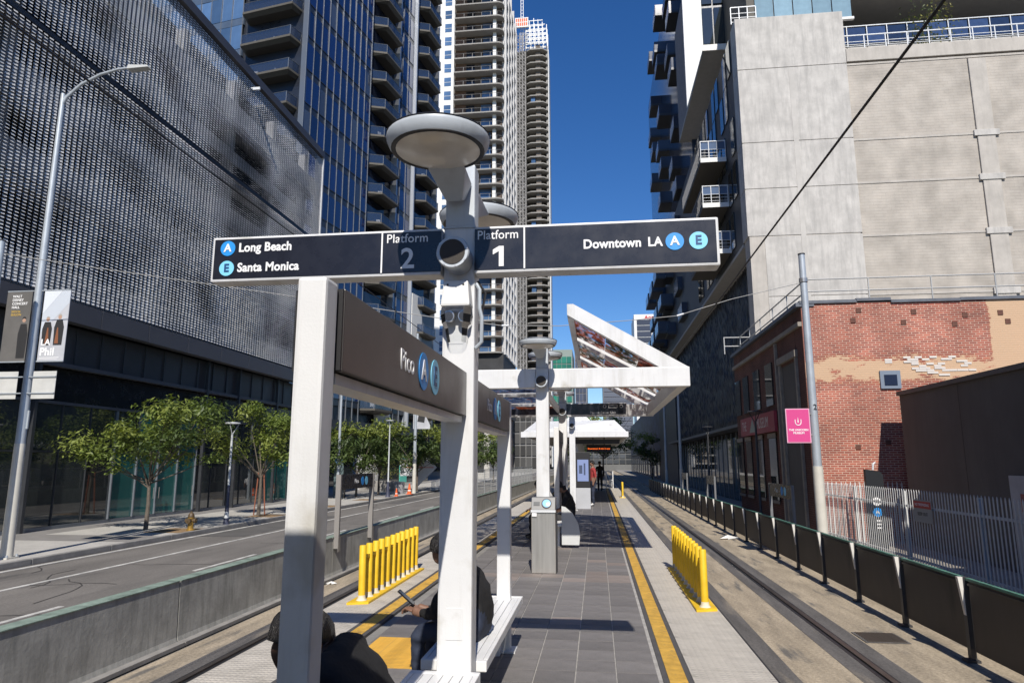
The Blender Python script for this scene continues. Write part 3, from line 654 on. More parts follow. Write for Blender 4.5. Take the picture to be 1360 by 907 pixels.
fasciam = mat('plum_grey_fascia', (.075, .074, .085), .5, var=.12, scale=.5)
flapm = mat('aluminium_shingle', (.60, .595, .58), .40, metal=.12, var=.2, scale=.35)
conc_t = streak_concrete('tower_concrete', (.47, .45, .42), (.29, .28, .265), var=.2, sc=1.1, amount=.95, bump=.25)
conc_b = streak_concrete('tower_beam_concrete', (.43, .40, .36), (.30, .28, .25), var=.14, sc=1.2)
conc_d = streak_concrete('shaded_grey_block', (.105, .096, .086), (.075, .07, .062), sc=.6)  # base tone lowered to put the block's deep shade into the colour
balcm = mat('balcony_slab_paint', (.085, .078, .065), .7, var=.1, scale=.6)
balcw = mat('white_balcony_edge', (.70, .70, .68), .6, var=.06)
railgl = mat('balcony_rail_glass', (.03, .05, .10), .06, alpha=.5, ior=1.6)
brownp = mat('brown_cladding', (.16, .095, .065), .7, var=.2, scale=.5)
slabm = mat('raw_slab_concrete', (.27, .26, .24), .8, var=.15, scale=.3)
rawgrey = mat('raw_frame_grey', (.30, .29, .28), .8, var=.2, scale=.3)
def brick_mat(name, c1, c2, mortar, bw, rh, ms, tan=None, axis='x', vr=.28):
    m = bpy.data.materials.new(name); m.use_nodes = True; nt = m.node_tree; L = nt.links.new; p = nt.nodes['Principled BSDF']; p.inputs['Roughness'].default_value = .9
    tc = nn(nt, 'ShaderNodeTexCoord'); sx = nn(nt, 'ShaderNodeSeparateXYZ'); cx = nn(nt, 'ShaderNodeCombineXYZ')
    L(tc.outputs['Object'], sx.inputs[0]); L(sx.outputs['X' if axis == 'x' else 'Y'], cx.inputs['X']); L(sx.outputs['Z'], cx.inputs['Y'])
    bt = nn(nt, 'ShaderNodeTexBrick'); bt.inputs['Scale'].default_value = 1.0; bt.inputs['Brick Width'].default_value = bw; bt.inputs['Row Height'].default_value = rh
    bt.inputs['Mortar Size'].default_value = ms; bt.inputs['Mortar Smooth'].default_value = .2; bt.inputs['Color1'].default_value = (*c1, 1); bt.inputs['Color2'].default_value = (*c2, 1); bt.inputs['Mortar'].default_value = (*mortar, 1)
    L(cx.outputs[0], bt.inputs['Vector']); out = bt.outputs['Color']
    n = nn(nt, 'ShaderNodeTexNoise'); n.inputs['Scale'].default_value = .9; n.inputs['Detail'].default_value = 8; L(tc.outputs['Object'], n.inputs['Vector'])
    hs = nn(nt, 'ShaderNodeHueSaturation'); mr = nn(nt, 'ShaderNodeMapRange'); mr.inputs['From Min'].default_value = .3; mr.inputs['From Max'].default_value = .7; mr.inputs['To Min'].default_value = 1 - vr; mr.inputs['To Max'].default_value = 1 + vr
    L(n.outputs['Fac'], mr.inputs['Value']); L(out, hs.inputs['Color']); L(mr.outputs[0], hs.inputs['Value']); out = hs.outputs[0]
    if tan:                                          # peeling tan paint: a ragged band and the right end, as the wall itself is painted
        def mathn(op, a, b=None):
            q = nn(nt, 'ShaderNodeMath', operation=op)
            for i, v in enumerate((a, b)):
                if v is None: continue
                if isinstance(v, (int, float)): q.inputs[i].default_value = v
                else: L(v, q.inputs[i])
            return q.outputs[0]
        n2 = nn(nt, 'ShaderNodeTexNoise'); n2.inputs['Scale'].default_value = 1.5; n2.inputs['Detail'].default_value = 9; n2.inputs['Roughness'].default_value = .7
        mp = nn(nt, 'ShaderNodeMapping'); mp.inputs['Scale'].default_value = (.7, 1, 1.6); L(tc.outputs['Object'], mp.inputs[0]); L(mp.outputs[0], n2.inputs['Vector'])
        dz = mathn('ABSOLUTE', mathn('SUBTRACT', sx.outputs['Z'], tan[1])); band = mathn('SUBTRACT', 1.0, mathn('DIVIDE', dz, tan[2]))
        right = mathn('MULTIPLY', mathn('SUBTRACT', sx.outputs['X'], tan[3]), 6.0)
        mk = mathn('MAXIMUM', mathn('MULTIPLY', mathn('MAXIMUM', band, 0.0), .95), mathn('MINIMUM', right, 1.3))
        gate = mathn('MINIMUM', mathn('MULTIPLY', mathn('MAXIMUM', mk, 0.0), 3.0), 1.0); mk = mathn('ADD', mk, mathn('MULTIPLY', gate, mathn('MULTIPLY', mathn('SUBTRACT', n2.outputs['Fac'], .5), 3.4)))
        mk = mathn('SUBTRACT', mk, mathn('MULTIPLY', bt.outputs['Fac'], -.25))
        rp = ramp(nt, [(.42, (0, 0, 0)), (.56, (.92, .92, .92))]); L(mk, rp.inputs[0])
        mx = nn(nt, 'ShaderNodeMix', data_type='RGBA'); L(rp.outputs[0], mx.inputs['Factor']); L(out, mx.inputs['A']); mx.inputs['B'].default_value = (*tan[0], 1); out = mx.outputs['Result']
    L(out, p.inputs['Base Color'])
    bp = nn(nt, 'ShaderNodeBump'); bp.inputs['Strength'].default_value = .6; bp.inputs['Distance'].default_value = .012; bp.invert = True; L(bt.outputs['Fac'], bp.inputs['Height']); L(bp.outputs[0], p.inputs['Normal'])
    return m
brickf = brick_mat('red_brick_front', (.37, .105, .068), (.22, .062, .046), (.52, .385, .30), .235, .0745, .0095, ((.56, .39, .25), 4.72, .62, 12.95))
bricks = brick_mat('red_brick_side_shaded', (.13, .04, .027), (.09, .028, .02), (.13, .10, .075), .235, .0745, .008, None, 'y')  # side brick: same wall darkened, its near-black shade is put into the colour
tanbrick = brick_mat('tan_brick_infill', (.405, .37, .325), (.40, .362, .315), (.385, .348, .303), .42, .16, .005, None, 'x', .2)
# ------------------------------------------------------------------ left podium with the metal shingle screen
pd = thing('podium_building', 'dark podium building with shimmering metal shingle screen above a glass ground floor', 'building', (0, 0, 0))
YA, YB = 9.0, 46.0
B().box(-60, -21.6, YA, YB, -1, 24.3).build('core', voidm, pd); B().box(-60, -20.1, -45, YA - .02, -1, 24.3).build('unseen_rear_wing', fasciam, pd)  # rear wing is out of view, added to cut sky fill from behind
for z in (7.75, 11.7, 14.6, 17.6, 21.0): B().box(-21.58, -20.55, YA, YB, z - .12, z + .12).build('floor_slab', garslab, pd)
for z0, z1 in ((7.9, 9.0), (11.85, 13.0), (14.75, 15.9), (18.6, 19.3), (21.15, 22.2)): B().box(-20.55, -20.42, YA, YB, z0, z1).build('spandrel_panel', garslab, pd)
for k in range(8): B().box(-21.4, -20.9, YA + 1 + k * 5.0, YA + 1.5 + k * 5.0, 7.8, 24).build('column', garslab, pd)
fl = B(); st = B(); r5 = random.Random(11)
ny = int((YB - YA) / .27); nz = int((24.0 - 7.85) / .125)
for i in range(ny):
    y = YA + .1 + i * .27
    for j in range(nz):
        z = 7.9 + j * .125
        if 17.32 < z < 17.62: continue
        a = mnoise.noise((y * .16, z * .20, 3.3)); c = mnoise.noise((y * .45, z * .5, 9.1)); d = mnoise.noise((y * 1.7, z * .3, 5.1))
        band = 7.9 < z < 9.1 or 11.9 < z < 13.2 or 14.8 < z < 16.0 or 20.6 < z < 21.8; pit = (.20 if band else .42) + .75 * max(a, -.2) + .30 * c + r5.uniform(-.10, .10) + .10 * d; pit = max(.10, pit); yaw = .25 * c - .2 + r5.uniform(-.08, .08)
        n_ = Vector((math.cos(pit) * math.cos(yaw), math.cos(pit) * math.sin(yaw), math.sin(pit)))
        u = Vector((-math.sin(yaw), math.cos(yaw), 0)); w = n_.cross(u)
        ctr = Vector((-19.97, y, z)); hu, hw = u * .080, w * .044
        fl.quad(ctr - hu - hw, ctr + hu - hw, ctr + hu + hw, ctr - hu + hw)
    st.box(-20.06, -20.045, y - .006, y + .006, 7.8, 24.1)
fl.build('shingles', flapm, pd, kind='stuff'); st.build('hanging_wires', mulldk, pd, kind='stuff')
B().box(-20.12, -20.07, YA, YB, 8.05, 8.12).build('screen_rail', mull, pd)
for z in (11.0, 14.0, 20.2): B().box(-20.12, -20.07, YA, YB, z, z + .05).build('screen_rail', mull, pd)
B().box(-20.2, -20.0, YA, YB, 17.38, 17.58).build('mid_beam', mulldk, pd)
B().box(-20.6, -19.85, YA, YB + .12, 24.12, 24.62).build('coping', fasciam, pd)
B().box(-20.5, -19.86, YB - .02, YB + .12, 7.0, 24.11).build('edge_fin', mat('lit_edge_fin', (.5, .51, .53), .45, var=.1), pd)
cm_ = B().box(-.12, .32, -.05, .05, 0, .16).mesh('roof_camera', aluwhite); link('roof_camera', cm_, pd, (-19.7, 35.2, 23.4)); B().box(-20, -19.6, 35.17, 35.23, 23.5, 23.56).build('camera_arm', aluwhite, pd)
fm2 = B().box(-20.3, -19.88, 0, 2.97, 6.95, 7.72).mesh('fascia_panel', fasciam, bevel=.01)
for k in range(13): link('fascia_panel', fm2, pd, (0, YA + k * 3.0 - 2.0, 0))
pm2 = B().box(-20.66, -20.6, .04, 1.38, 5.45, 6.93).mesh('band_panel', mat('dark_band_panel', (.040, .040, .045), .45, var=.15, rnd=.15))
rm2 = B().box(-20.62, -20.55, -.05, .05, 5.45, 6.93).mesh('band_rib', mulldk)
for k in range(26): link('band_panel', pm2, pd, (0, YA + k * 1.42, 0)); link('band_rib', rm2, pd, (0, YA + k * 1.42, 0))
B().box(-20.75, -20.45, YA, YB, 5.28, 5.44).build('band_sill', fasciam, pd)
B().box(-21.5, -20.9, YA, YB, 3.98, 5.27).build('upper_void_panel', mat('black_upper_panel', (.012, .013, .017), .25, var=.2), pd)
for y in (22.8, 33.9, 37.2, 42): B().box(-20.55, -20.40, y - .07, y + .07, -.85, 6.94).build('pilaster', mulldk, pd)
B().box(-20.75, -20.6, YA, YB, 3.86, 3.97).build('head_rail', fasciam, pd); B().box(-20.75, -20.62, YA, YB, -.85, -.72).build('sill', mull, pd)
B().box(-20.74, -20.63, YA, YB, 2.02, 2.10).build('transom', mulldk, pd)
pl_ = [B().box(-20.70, -20.68, .02, 1.52, -.71, 2.01).mesh('pane', m_) for m_ in (darkgl, tealgl)]; pu = [B().box(-20.70, -20.68, .02, 1.52, 2.11, 3.85).mesh('pane_upper', m_) for m_ in (darkgl, tealgl)]
mm_ = B().box(-20.73, -20.64, -.025, .025, -.71, 3.85).mesh('mullion', mulldk); mw_ = B().box(-20.75, -20.60, -.03, .03, -.71, 3.85).mesh('mullion_light', mull)
for k in range(24):
    y = YA + k * 1.54; teal = 1 if (27.2 < y < 33.0 or 40.5 < y) else 0
    if y > YB - 1.5: break
    link('pane', pl_[teal], pd, (0, y, 0), (0, 0, 0)); link('pane', pu[1 if teal and k % 2 else 0], pd, (0, y, 0)); link('mullion', mw_ if 27.2 < y < 34.5 else mm_, pd, (0, y, 0))
hn = B().tube([(-20.56, 0, -.0), (-20.56, 0, .5)], .018, 6).mesh('door_handle', steel)
for y in (30.3, 30.7, 33.4): link('door_handle', hn, pd, (0, y, 0))
B().box(-20.9, -20.72, YA, YB, -.71, -.3).build('inner_kick', spandrel, pd)
# ------------------------------------------------------------------ tower A: blue glass with balcony stacks
ta = thing('glass_tower', 'deep blue glass apartment tower with stacked balconies rising behind the podium', 'tower', (-29.3, 62, 0), R(-10.5))
FH = 3.75; Z0 = 33.9 - 8 * FH; NF = 21
B().box(-26, -.35, .35, 33.0, -1, Z0 + NF * FH).build('core', spandrel, ta)
pA = B().box(-.06, 0, .03, 1.30, .78, 3.72).mesh('window_pane', bluegl); sA = B().box(-.30, -.02, 0, 13.3, 0, .74).mesh('spandrel_band', spandrel)
sA2 = B().box(-.30, -.02, 20.0, 25.0, 0, .74).mesh('spandrel_band_b', spandrel); fA = B().box(-.04, .07, -.03, .03, 0, FH).mesh('fin', mull)
hA = B().box(-.05, .035, 0, 13.3, .72, .79).mesh('transom_line', mulldk); hA2 = B().box(-.05, .035, 20, 25, .72, .79).mesh('transom_line_b', mulldk)
r6 = random.Random(5); pA2 = B().box(-.06, 0, .03, 1.30, .78, 3.72).mesh('window_pane_blind', glassm('glass_with_blind', (.05, .065, .10), .06, 1.6))
for f in range(NF):
    z = Z0 + f * FH
    if z + FH < 9: continue
    link('spandrel_band', sA, ta, (0, 0, z)); link('spandrel_band', sA2, ta, (0, 0, z)); link('transom_line', hA, ta, (0, 0, z)); link('transom_line', hA2, ta, (0, 0, z))
    for c in range(10): link('window_pane', pA2 if r6.random() < .1 else pA, ta, (0, c * 1.33, z), (r6.uniform(-.012, .012), r6.uniform(-.010, .010), r6.uniform(-.012, .012)))
    for c in range(3): link('window_pane', pA, ta, (0, 20.1 + c * 1.6, z), (0, r6.uniform(-.010, .010), r6.uniform(-.012, .012)), (1, 1.2, 1))
zt = Z0 + NF * FH
for c in range(11): B().box(-.04, .08, c * 1.33 - .03, c * 1.33 + .03, 6, zt).build('mullion_fin', mull, ta)
for c in range(4): B().box(-.04, .10, 20.1 + c * 1.6 - .03, 20.1 + c * 1.6 + .03, 6, zt).build('mullion_fin', mull, ta)
for t_ in (19.95, 25.05, 32.6): B().box(-.3, .55, t_ - .12, t_ + .12, 6, zt).build('corner_fin', mat('pale_fin', (.42, .45, .50), .4, metal=.3), ta)
def balcony(w, d, chamfer):                          # slab mesh and railing mesh; x outward, y along
    s = B().hexa([(-.3, .0, -.12), (d, chamfer, -.12), (d, w - chamfer * .3, -.12), (-.3, w, -.12)], [(-.3, 0, .12), (d, chamfer, .12), (d, w - chamfer * .3, .12), (-.3, w, .12)])
    s.hexa([(-.3, .3, -.42), (d * .7, chamfer + .3, -.42), (d * .7, w - chamfer * .3 - .3, -.42), (-.3, w - .3, -.42)], [(-.3, 0.02, -.121), (d - .02, chamfer, -.121), (d - .02, w - chamfer * .3, -.121), (-.3, w - .02, -.121)])
    g = B(); pts = [(-.2, .05), (d - .06, chamfer + .05), (d - .06, w - chamfer * .3 - .05), (-.2, w - .05)]
    for a, c in zip(pts, pts[1:]): g.hexa([(a[0], a[1], .14), (c[0], c[1], .14), (c[0] - .02, c[1], .14), (a[0] - .02, a[1], .14)], [(a[0], a[1], 1.15), (c[0], c[1], 1.15), (c[0] - .02, c[1], 1.15), (a[0] - .02, a[1], 1.15)])
    h = B()
    for a, c in zip(pts, pts[1:]): h.tube([(a[0], a[1], 1.18), (c[0], c[1], 1.18)], .03, 5)
    for a in pts[1:3]: h.box(a[0] - .03, a[0] + .03, a[1] - .03, a[1] + .03, .1, 1.18)
    return s.mesh('slab', balcm), g.mesh('railing_glass', railgl), h.mesh('handrail', mull)
bs, bgm, bh = balcony(5.4, 1.35, .9); 
wb = B().box(-.34, -.30, 13.5, 19.8, .5, 3.3).mesh('recess_glass', glassm('recess_glass', (.012, .016, .028), .06, 1.5)); wb2 = B().box(-.34, -.30, 25.3, 32.3, .5, 3.3).mesh('recess_glass_b', MATS['recess_glass'])
chair = B().box(0, .5, 0, .5, .35, .42).box(0, .06, 0, .5, .42, .9).box(.05, .1, .05, .1, 0, .35).box(.4, .45, .4, .45, 0, .35).mesh('chair', aluwhite)
for f in range(NF):
    z = Z0 + f * FH
    if z < 6: continue
    for t_ in (13.9, 26.4):
        o = link('balcony', bs, ta, (0, t_, z)); link('railing_glass', bgm, o); link('handrail', bh, o)
        if r6.random() < .5: link('chair', chair, o, (.35, 1.5 + r6.random() * 2, .13), (0, 0, r6.random() * 3))
    link('recess_glass', wb, ta, (0, 0, z)); link('recess_glass', wb2, ta, (0, 0, z))
# the face towards the viewer: pale glass and a balcony stack at the corner
pF = B().box(.03, 1.40, -.0, .06, .85, 3.70).mesh('front_pane', bluegl2); sF = B().box(-24, -8.3, .03, .3, 0, .8).mesh('front_spandrel', mat('blue_grey_spandrel', (.07, .10, .15), .35, var=.2, scale=.4))
bs2, bgm2, bh2 = balcony(7.0, 1.5, .6)
for f in range(NF):
    z = Z0 + f * FH
    if not 26 < z < 66: continue
    link('front_spandrel', sF, ta, (0, 0, z))
    for c in range(9): link('window_pane', pF, ta, (-8.4 - (c + 1) * 1.45, .02, z), (r6.uniform(-.015, .015), 0, r6.uniform(-.015, .015)))
    o = link('balcony', bs2, ta, (-8.0, .25, z + .2), (0, 0, R(-90))); link('railing_glass', bgm2, o); link('handrail', bh2, o)
    for c in range(2): link('chair', chair, o, (.5, 1.2 + c * 2.2 + r6.random(), .13), (0, 0, r6.random() * 3))
for c in range(10): B().box(-8.4 - c * 1.45 - .03, -8.4 - c * 1.45 + .03, -.06, .06, 20, zt).build('mullion_fin', mull, ta)
B().box(-.55, .0, -.05, .30, 6, zt).build('corner_pier', mat('corner_pier_grey', (.13, .15, .18), .4, metal=.3), ta)
# lower frontage of the tower towards the street
B().box(-.2, .62, 25.3, 28.4, 8, 24).build('white_pier', balcw, ta); B().box(-.2, .5, 28.6, 32.4, 13, 22).build('grey_screen', greymetal, ta)
B().box(-.2, 1.4, 0, 33, 5.0, 6.0).build('street_canopy', mulldk, ta); B().box(-.1, .4, 17.2, 20, 4.8, 7.4).build('white_sign_band', balcw, ta)
gl3 = B().box(-.05, .0, .05, 1.5, -1, 4.9).mesh('shop_pane', darkgl)
for c in range(21): link('shop_pane', gl3, ta, (.05, c * 1.56, 0))
B().box(.06, .10, 24, 26, -.85, 2.6).build('teal_poster', mat('teal_poster', (.12, .55, .46), .6, var=.3, scale=.4), ta)
# ------------------------------------------------------------------ tower B: rounded balconies, white window column
tb_ = thing('balcony_tower', 'tall tower with rounded brown balcony slabs and a white window column', 'tower', (-20.6, 150, 0))
FB = 3.65; ZB = 25.9; NB = 27
B().box(-16, -.6, 2.4, 25, -1, ZB + NB * FB).build('core', mat('tower_core_brown', (.10, .075, .06), .8, var=.2, scale=.2), tb_)
pts = [(-12.2, 2.6), (-12.2, .0)] + [(-1.6 + 1.6 * math.sin(a), 1.6 - 1.6 * math.cos(a)) for a in [k * math.pi / 12 for k in range(7)]] + [(0, 2.6)]
slB = B().prism(pts, 0, .32).mesh('balcony_slab', slabm)
rlB = B(); 
for a, c in zip(pts[1:-1], pts[2:]): rlB.tube([(a[0], a[1] + .1, 1.35), (c[0], c[1] + .1, 1.35)], .045, 4)
for x in (-12, -9.8, -7.6, -5.4, -3.2, -1.5): rlB.box(x - .04, x + .04, .08, .16, .32, 1.35)
rlB = rlB.mesh('railing', rawgrey)
wB1 = B().box(-5.6, -3.0, 2.30, 2.36, .45, 3.3).mesh('window', bluegl2); wB2 = B().box(-9.4, -7.4, 2.30, 2.36, .45, 3.3).mesh('window_b', glassm('shadow_glass', (.02, .025, .035), .05, 1.6))
wpB = B().box(-12.1, -9.6, 2.28, 2.38, .35, 3.6).mesh('brown_panel', brownp); cB = B().box(-2.7, -1.9, 1.2, 2.3, .33, FB - .01).mesh('white_column', balcw)
wcB = B().box(-15.95, -12.35, .9, 2.4, 0, FB - .02).mesh('column_panel', balcw); wwB = B().box(-14.7, -13.0, .84, .92, .75, 3.0).mesh('column_window', bluegl2)
pbB = B().box(-18.6, -16.2, 2.3, 2.5, 0, 3.6).mesh('side_brown_panel', brownp)
mbB = B().box(-14.72, -12.98, .80, .86, 1.7, 1.78).mesh('column_window_bar', balcw)
fnB = B().box(-.62, -.35, 0, 4.3, .45, 3.4).mesh('side_window', bluegl2); sfB = B().box(-.6, .25, 3, 24.8, 0, .42).mesh('side_band', mat('grey_white_fin', (.46, .46, .46), .6, var=.1))
for f in range(NB):
    z = ZB + f * FB
    link('balcony_slab', slB, tb_, (0, 0, z)); link('railing', rlB, tb_, (0, 0, z)); link('window', wB1, tb_, (r6.uniform(-.3, .3), 0, z)); link('window', wB2, tb_, (0, 0, z)); link('white_column', cB, tb_, (0, 0, z)); link('brown_panel', wpB, tb_, (0, 0, z))
    o = link('column_panel', wcB, tb_, (0, 0, z)); w_ = link('column_window', wwB, o); link('window_bar', mbB, w_)
    link('side_brown_panel', pbB, tb_, (0, 0, z)); link('side_band', sfB, tb_, (0, 0, z))
    for c in range(4): link('side_window', fnB, tb_, (0, 3.4 + c * 5.4, z))
for c in range(5): B().box(-.5, .45, 2.9 + c * 5.4 - .2, 2.9 + c * 5.4 + .2, ZB, ZB + NB * FB).build('side_fin', mat('grey_white_fin', (.46, .46, .46), .6, var=.1), tb_)
B().box(-21, -16.05, 3.0, 20, -1, ZB + NB * FB).build('left_wing', glassm('left_wing_glass', (.012, .016, .03), .08, 1.5), tb_)
B().box(-16, .1, 1.2, 25, 12, ZB - .1).build('netted_podium', mat('dark_site_netting', (.035, .036, .038), .8, var=.35, scale=.5, bump=.3, bscale=2), tb_)
B().box(-9.6, -8.4, .8, 1.2, 14, ZB - .3).build('podium_column', rawgrey, tb_); B().box(-16, .4, .9, 1.25, 12.0, 14.5).build('podium_band', mat('blue_grey_band', (.16, .2, .26), .6, var=.3, scale=.4), tb_)
for k in range(3): B().box(-16, .2, .75, .95, 19 - k * 3.5, 19.25 - k * 3.5).build('net_ledger', rawgrey, tb_)
# ------------------------------------------------------------------ tower C: under construction
tc_ = thing('construction_tower', 'distant unfinished concrete tower wrapped in scaffolding with orange hoist cage on top', 'tower', (-23.3, 260, 0))
FC = 3.0; NC = 58
slC = B().prism([(-2.6, 8), (-2.6, 1.2), (-1.0, 0), (4.2, 0), (6.4, 2.2), (6.4, 8)], 0, .45).mesh('floor_slab', slabm)
upC = B().box(1.2, 3.2, 1.4, 2.6, .45, FC).mesh('wall_piece', mat('grey_brown_infill', (.17, .145, .125), .8, var=.3, scale=.5)); gC = B().box(-.8, .9, 1.0, 1.2, .45, FC - .2).mesh('window', bluegl2); cCx = B().box(5.4, 6.2, 2.6, 3.4, .45, FC).mesh('column', rawgrey)
for f in range(NC):
    z = 1 + f * FC; link('floor_slab', slC, tc_, (0, 0, z)); link('wall_piece', upC, tc_, (0, 0, z)); link('column', cCx, tc_, (0, 0, z))
    if f % 9 == 4: link('window', gC, tc_, (0, 0, z))
B().box(-6.0, 6.2, 5, 18, -1, 175).build('core', mat('core_dark', (.05, .047, .045), .9), tc_)
B().box(6.42, 6.7, .6, 8, 0, 172).build('edge_strip', balcw, tc_)
b = B()
for x in (-6.6, -5.4, -4.2, -3.0):
    b.box(x - .10, x + .10, -.3, -.1, 0, 180); b.box(x - .10, x + .10, .9, 1.1, 0, 180)
for f in range(120):
    z = f * 1.5; b.box(-6.7, -2.9, -.3, -.15, z, z + .16)
    x = (-6.6, -5.4, -4.2)[f % 3]; b.hexa([(x, -.28, z), (x + .2, -.28, z), (x + .2, -.15, z), (x, -.15, z)], [(x + 1.2, -.28, z + 1.5), (x + 1.4, -.28, z + 1.5), (x + 1.4, -.15, z + 1.5), (x + 1.2, -.15, z + 1.5)])
b.build('scaffold_lattice', rawgrey, tc_, kind='stuff')
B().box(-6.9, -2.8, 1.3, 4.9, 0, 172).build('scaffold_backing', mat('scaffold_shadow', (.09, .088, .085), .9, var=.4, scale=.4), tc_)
b = B()
for x in (-3, -1.2, .6, 2.4, 4.2, 6.0):
    for y in (.4, 4, 7.6): b.box(x - .14, x + .14, y - .14, y + .14, 175, 187 - abs(x - 1) * .7)
for k in range(6):
    for y in (.4, 4, 7.6): b.box(-3.2, 6.2 - max(0, k - 3) * .9, y - .10, y + .10, 175.5 + k * 2.0, 175.8 + k * 2.0)
b.build('steel_frame', aluwhite, tc_, kind='stuff')
hc = B().box(-7.2, -1.6, -1.2, -.4, 182, 186.4).build('hoist_cage', balcw, tc_)
ora = mat('hoist_orange', (.62, .10, .03), .6)
hp_ = B().box(0, .62, -1.25, -1.2, 0, 1.5).mesh('hoist_panel', ora)
for i in range(6):
    for j in range(2): link('hoist_panel', hp_, hc, (-6.9 + i * .86, 0, 182.6 + j * 1.9))
b = B()
for sx in (-.5, .5):
    for sy in (-.5, .5): b.box(-4.4 + sx - .07, -4.4 + sx + .07, 1 + sy - .07, 1 + sy + .07, 172, 212)
for k in range(26): b.box(-4.95, -3.85, .45, .58, 173 + k * 1.5, 173.15 + k * 1.5)
b.build('hoist_mast', aluwhite, tc_, kind='stuff')
# ------------------------------------------------------------------ far background towers
def slabtower(name, label, x0, x1, y, d, z1, face, frame, rows, cols, zlow=0, fw=1.5):
    t = thing(name, label, 'tower', (0, y, 0))
    B().box(x0, x1, .3, d, -1, z1).build('core', frame, t)
    h = (z1 - zlow - 3) / rows; w = (x1 - x0 - 2 * fw) / cols
    pm = B().box(.1, w - .1, 0, .28, .25, h - .25).mesh('window_band', face)
    for r in range(rows):
        for c in range(cols): link('window_band', pm, t, (x0 + fw + c * w, 0, zlow + r * h))
    return t
an = slabtower('office_tower', 'distant dark office tower with white frame and red lettering on top', 23.3, 34.8, 400, 30, 87.5, mat('far_dark_glass', (.05, .055, .075), .2, rnd=.2, var=.1), balcw, 24, 1)
lettering('Aon', 3.2, mat('red_sign_letters', (.55, .03, .03), .5), an, (32.2, -.05, 85.6), align='CENTER', bold=.06)
slabtower('office_tower', 'distant grey slate office tower standing low under the glass canopy', 3.5, 17.5, 330, 30, 40, mat('far_slate', (.10, .11, .14), .3, rnd=.2, var=.1), mat('far_slate_frame', (.16, .17, .2), .6), 16, 1, fw=.3)
slabtower('office_building', 'far green glazed building low between the construction tower and the canopy', -21.5, -10, 300, 30, 51, mat('far_green_glass', (.03, .18, .13), .2, rnd=.4, var=.1), mat('far_green_frame', (.22, .27, .25), .6), 14, 5, fw=.3)
slabtower('office_building', 'far dark blue building just right of the construction tower', -9.5, -4, 320, 30, 55, mat('far_navy', (.06, .07, .11), .25, rnd=.3), mat('far_navy_frame', (.2, .2, .22), .6), 14, 3, fw=.3)
slabtower('street_block', 'pale low street block far beyond the platform end', -12, 14, 230, 20, 11, mat('far_win', (.06, .065, .07), .3, rnd=.5), mat('pale_block', (.13, .13, .125), .8, var=.2, scale=.2), 4, 12, zlow=1, fw=.5)
slabtower('street_block', 'concrete parking block with white columns far along the left street', -33, -17.5, 112, 26, 13, mat('garage_dark', (.03, .03, .032), .8, rnd=.5), mat('garage_pale', (.45, .44, .42), .8, var=.2, scale=.3), 4, 6, zlow=0, fw=.8)
slabtower('street_block', 'dark netted site block behind the far left trees', -24, -15.5, 185, 20, 22, mat('site_dark', (.05, .05, .05), .8, rnd=.5), mat('site_grey', (.20, .2, .2), .8, var=.3, scale=.3), 6, 5, zlow=0, fw=.3)
# ------------------------------------------------------------------ right concrete tower
td = thing('concrete_tower', 'pale concrete tower with tan brick infill and cantilevered balconies on the right', 'tower', (0, 35, 0))
zb = [-1, 6.6, 9.9, 13.08]; zu = [13.1, 15.68, 18.25, 22.47, 25.55]
for a, c in zip(zb, zb[1:]): B().box(8.80, 13.58, 0, 1.2, a + .02, c - .02).build('concrete_panel', conc_t, td, bevel=.015)
for a, c in zip(zu, zu[1:]): B().box(7.97, 13.58, 0, 1.2, a + .02, c - .02).build('concrete_panel', conc_t, td, bevel=.015)
B().box(10.6, 10.85, -.012, .0, 6, 22.4).build('patched_strip', mat('pale_patch', (.46, .44, .41), .85, var=.15, scale=.8), td)
B().box(8.05, 13.5, .03, 1.1, -1, 25.5).build('panel_backing', conc_b, td)
# brick infill fields between beams and the round-shouldered column
zr = [-1, 3.2, 6.6, 9.9, 12.95, 15.78, 18.15, 22.42]
for a, c in zip(zr, zr[1:]):
    for x0, x1 in ((13.60, 19.55), (20.42, 31)): B().box(x0 + .01, x1 - .01, .10, .6, a + .06, c - .06).build('brick_infill', tanbrick, td)
    B().box(13.6, 31, .07, .7, c - .055, c + .055).build('beam', conc_b, td)
B().box(19.56, 20.41, .02, .6, -1, 22.3).build('column', conc_b, td, bevel=.03)
for z in zr[1:-1]: B().box(19.40, 20.60, -.03, .09, z - .16, z + .16).build('column_collar', conc_t, td, bevel=.02)
B().box(13.6, 31, .0, .9, 22.56, 23.30).build('parapet', conc_b, td, bevel=.02)
B().box(13.6, 31, .92, 16, -1, 23.2).build('core', conc_b, td)
def railing(parent, x0, x1, y, z, n, h=1.05, bars=3):
    o = B().box(x0, x1, y - .025, y + .025, z + h - .05, z + h).build('handrail', aluwhite, parent)
    pm = B().box(-.022, .022, y - .022, y + .022, z, z + h - .05).mesh('baluster', aluwhite)
    for k in range(n + 1): link('baluster', pm, o, (x0 + (x1 - x0) * k / n, 0, 0))
    for k in range(bars): B().box(x0, x1, y - .01, y + .01, z + .12 + k * .26, z + .145 + k * .26).build('bar', aluwhite, o)
    return o
railing(td, 13.65, 30, .45, 23.30, 15); railing(td, 13.65, 30, 2.6, 25.0, 15, 1.3, 1)
gi = B().box(.04, 1.02, 2.63, 2.645, 25.2, 26.2).mesh('guard_glass', mat('guard_blue_glass', (.03, .05, .11), .08, ior=1.6, rnd=.5, var=.2))
for k in range(15): link('guard_glass', gi, td, (13.65 + k * 1.09, 0, 0))
B().box(13.6, 31, 2.7, 3.1, 23.2, 25.05).build('terrace_upstand', conc_t, td)
B().box(13.2, 31, 1.6, 16, 28.6, 29.1).build('roof_overhang', mat('overhang_grey', (.42, .41, .39), .8, var=.06), td)
